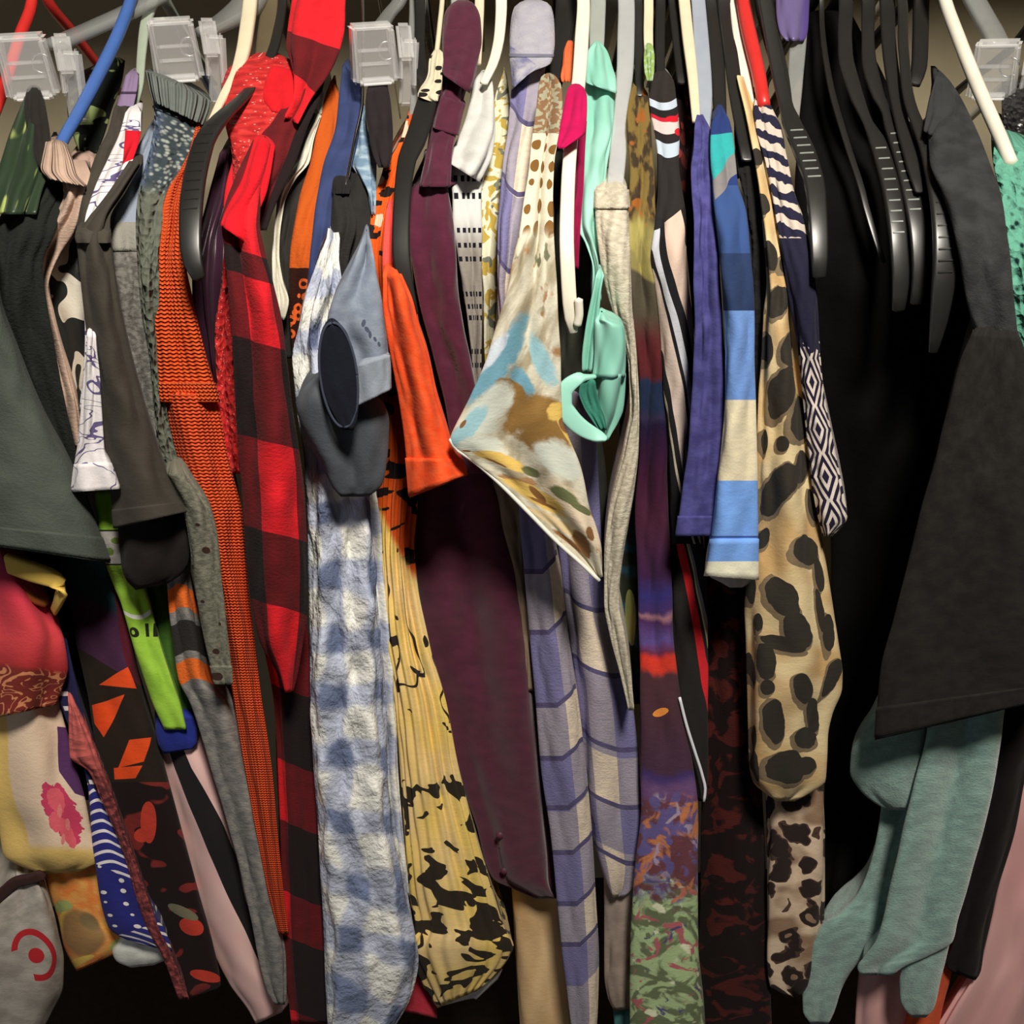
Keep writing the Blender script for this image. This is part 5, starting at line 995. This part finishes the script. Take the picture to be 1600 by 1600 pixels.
gc = hanger('hanger', 'clear hanger with a glossy bend above the heather tank', [(978, -10, 26), (978, 60, 27), (976, 120, 26), (971, 165, 21), (967, 200, 20), (966, 235, 26), (960, 300, 26)], M_clr, .0, .3)
hanger('hanger', 'black hanger behind the olive dress top', [(998, -10, 15), (998, 60, 15), (1000, 150, 13)], M_blk, .02, .4)
hanger('hanger', 'pale olive hanger above the green lace strap', [(1013, -10, 15), (1013, 60, 15), (1015, 110, 12)], M_crm, .01, .4)
hanger('hanger', 'black hanger above the wrap top shoulder', [(1032, -10, 16), (1031, 60, 16), (1032, 130, 14)], M_vel, .02, .4)
hanger('hanger', 'black hanger above the dark red dress', [(1052, -10, 18), (1059, 60, 18), (1066, 130, 16)], M_vel, .02, .4)
hanger('hanger', 'cream hanger right of the dark red dress', [(1068, -10, 18), (1075, 60, 18), (1082, 120, 16), (1088, 190, 13)], M_crm, .0, .5)
hanger('hanger', 'pale blue translucent hanger above the indigo tee', [(1090, -10, 22), (1097, 80, 24), (1102, 150, 22), (1102, 205, 12)], M_pbl, .0, .3)
hanger('hanger', 'glossy black hanger above the striped tee', [(1111, -10, 22), (1119, 80, 24), (1126, 190, 20)], M_blk, .01, .3)
hanger('hanger', 'glossy black hanger above the black lace tank', [(1131, -10, 24), (1142, 80, 24), (1152, 160, 22), (1168, 250, 20)], M_blk, .005, .3)
hanger('hanger', 'white hanger just left of the red one', [(1148, -10, 20), (1155, 50, 22), (1163, 108, 20), (1170, 160, 18)], M_wht, .005, .4)
hanger('hanger', 'bright red tube hanger above the zebra strap', [(1160, -10, 22), (1170, 50, 23), (1183, 105, 22), (1194, 165, 20)], M_red, -.008, 1.)
hanger('hanger', 'shiny black hanger right of the red one', [(1192, -10, 30), (1206, 60, 28), (1219, 110, 24), (1228, 160, 20)], M_blk, .005, .3)
hanger('hanger', 'clear grey hanger below the lilac top', [(1252, -10, 24), (1247, 65, 26), (1243, 120, 24), (1240, 180, 18)], M_smk, .008, .3)
hanger('hanger', 'black notched hanger end beside the zebra top', [(1228, 165, 22), (1238, 195, 30), (1258, 240, 34), (1271, 280, 32), (1277, 330, 30), (1280, 390, 28), (1280, 432, 22)], M_blk, -.02, .35, ridges=(208, 280, 7, M_gry))
BG = 'black notched hangers over the black velvet dress'
hanger('hanger', 'black notched hanger, first of the three grouped at the right', [(1321, -10, 23), (1320, 60, 22), (1324, 105, 24), (1338, 150, 22), (1355, 190, 16), (1371, 222, 26), (1386, 270, 28), (1397, 320, 28), (1404, 380, 28), (1407, 440, 27), (1404, 484, 20)], M_blk, .0, .35, BG, ridges=(235, 365, 9, M_gry))
hanger('hanger', 'black notched hanger, second of the three grouped at the right', [(1356, -10, 22), (1356, 60, 20), (1360, 110, 24), (1372, 150, 20), (1385, 175, 16), (1394, 200, 24), (1410, 250, 26), (1425, 310, 28), (1435, 370, 27), (1437, 430, 25), (1431, 474, 18)], M_blk, .004, .35, BG, ridges=(212, 330, 9, M_gry))
hanger('hanger', 'black notched hanger nearest to the black tee shoulder', [(1408, -10, 16), (1412, 80, 16), (1428, 180, 18), (1448, 225, 26), (1461, 270, 31), (1471, 320, 34), (1476, 380, 36), (1474, 440, 36), (1467, 500, 28), (1458, 550, 14)], M_blk, -.02, .35, BG, ridges=(232, 425, 12, M_blk))
hanger('hanger', 'smooth black hanger between the notched ones', [(1385, -10, 24), (1388, 60, 22), (1395, 120, 22), (1411, 200, 22), (1427, 260, 22), (1436, 300, 12)], M_vel, -.005, .35, BG)
hanger('hanger', 'thin black hanger edge curving down the dark velvet', [(1284, -10, 8), (1290, 90, 9), (1304, 160, 10), (1325, 230, 10), (1350, 310, 10), (1380, 410, 9)], M_blk, .03, .4, BG)
hanger('hanger', 'short black hooked hanger against the beige wall', [(1440, -10, 24), (1438, 60, 24), (1436, 105, 24), (1430, 132, 16)], M_vel, .03, .5, BG)
hanger('hanger', 'white tube hanger slanting into the teal knit', [(1474, -10, 19), (1498, 60, 20), (1530, 140, 21), (1560, 208, 21), (1580, 255, 20)], M_wht, -.02, 1.)
hanger('hanger', 'white hanger of the pink satin dress, beyond the teal knit', [(1800, 60, 20), (1815, 200, 20), (1840, 340, 20)], M_wht, .02, 1.)
hanger('hanger', 'black hanger of the straight black garment', [(1690, 40, 20), (1700, 200, 20), (1712, 330, 20)], M_blk, .03, .4)
# ------------------------------------------------------------------ clear clip hangers
M_clip = bpy.data.materials.new('clear_acrylic'); M_clip.use_nodes = True
_nt = M_clip.node_tree; _b = _nt.nodes['Principled BSDF']
_b.inputs['Base Color'].default_value = (.95, .95, .95, 1); _b.inputs['Roughness'].default_value = .07; _b.inputs['Specular IOR Level'].default_value = .8; _b.inputs['Transmission Weight'].default_value = .0; _b.inputs['IOR'].default_value = 1.45
_lw = _nt.nodes.new('ShaderNodeLayerWeight'); _lw.inputs[0].default_value = .35
_nz = _nt.nodes.new('ShaderNodeTexNoise'); _nz.inputs['Scale'].default_value = 90; _tc = _nt.nodes.new('ShaderNodeTexCoord'); _nt.links.new(_tc.outputs['Object'], _nz.inputs[0])
_mr = _nt.nodes.new('ShaderNodeMapRange'); _mr.inputs[3].default_value = .16; _mr.inputs[4].default_value = .9; _nt.links.new(_lw.outputs[1], _mr.inputs[0])
_nt.links.new(_mr.outputs[0], _b.inputs['Alpha'])
_bn = _nt.nodes.new('ShaderNodeBump'); _bn.inputs['Strength'].default_value = .25; _bn.inputs['Distance'].default_value = .001; _nt.links.new(_nz.outputs[0], _bn.inputs['Height']); _nt.links.new(_bn.outputs[0], _b.inputs['Normal'])
def clip_hanger(label, cx, cy, off, bar, sc=1., yaw=.25, drop=True):
    Y = float(yb(cy)) + off; c = at(cx, cy, Y); px = np.linalg.norm(c - CAMP) / FPX * .95
    g = thing('clip_hanger', label, 'hanger', c, 'clear clip hangers')
    def blk(name, specs, mat=M_clip, bv=.0012):
        out = []
        for (x, y, z), (sx, sy, sz), r in specs:
            p = Matrix.Rotation(yaw, 3, 'Z') @ Vector((x * px * sc, y * px * sc, z * px * sc))
            out.append((c + np.array(p), (sx * px * sc, sy * px * sc, sz * px * sc), (r[0], r[1], yaw + r[2])))
        return boxes(name, out, mat, g, bv)
    fr = lambda x, y, z: (x, y, z)
    blk('jaw', [((-16, -16, 0), (60, 7, 82), (.13, 0, 0)), ((-45, 0, 2), (8, 36, 80), (.13, .06, 0)), ((13, 0, 0), (8, 36, 74), (.13, -.05, 0)), ((-16, 2, 38), (64, 36, 8), (.1, 0, 0)), ((-16, -8, -36), (50, 22, 7), (.35, 0, 0)), ((-16, -2, 6), (48, 24, 5), (0, 0, 0)), ((-16, -4, -12), (48, 18, 4), (0, 0, 0))], bv=.0022)
    blk('jaw', [((34, 6, 14), (24, 9, 52), (-.2, .05, .2)), ((38, 18, -30), (28, 8, 96), (.2, .08, .2)), ((26, 14, -10), (6, 26, 60), (0, .1, 0)), ((46, 14, -16), (6, 26, 70), (0, .1, 0))], bv=.0022)
    sp = [c + np.array(Matrix.Rotation(yaw, 3, 'Z') @ Vector((12 * px * math.cos(a) + 4 * px, -4 * px, 12 * px * math.sin(a) + 4 * px))) for a in np.linspace(.3, 5.4, 14)]
    tube('spring', np.array(sp), .0009, M_metal, g, 1., 8)
    B = at([q[0] for q in bar], [q[1] for q in bar], [Y + .02 + q[2] for q in bar])
    tube('bar', B, [q[3] * px / 2 for q in bar], M_smk, g, .45, 12)
    ax = (B[-1][0], ROD_Y, ROD_Z); h = ROD_Z + .0195
    a = np.linspace(-.5 * np.pi, 1.15 * np.pi, 10)
    tube('hook', np.array([B[-1], (ax[0], ROD_Y, max(B[-1][2] + .02, ROD_Z - .06))] + [(ax[0], ROD_Y + .0195 * math.cos(q), h + .0 - .0195 + .0195 * math.sin(q)) for q in a]), .0016, M_metal, g, 1., 8)
    return g
clip_hanger('clear clip hanger holding the glossy green skirt at upper left', 62, 104, -.03, [(85, 70, 0, 34), (150, 42, .05, 34), (215, 12, .09, 34), (262, -15, .12, 34)])
clip_hanger('clear clip hanger standing above the grey turtleneck collar', 292, 78, -.03, [(320, 50, 0, 30), (350, 35, .04, 40), (385, 10, .08, 50), (400, -15, .1, 50)])
clip_hanger('clear clip hanger with black fabric above the grey rolled sleeve', 600, 84, -.03, [(596, 40, 0, 24), (608, 22, .04, 22), (622, 5, .07, 22), (632, -15, .1, 20)])
clip_hanger('clear clip hanger at the top right corner behind the white tube hanger', 1572, 110, .02, [(1560, 70, 0, 30), (1545, 40, .03, 30), (1525, 5, .06, 30), (1515, -15, .08, 30)], .9, -.5)
for o in bpy.data.objects:
    if '_w' in o: del o['_w']
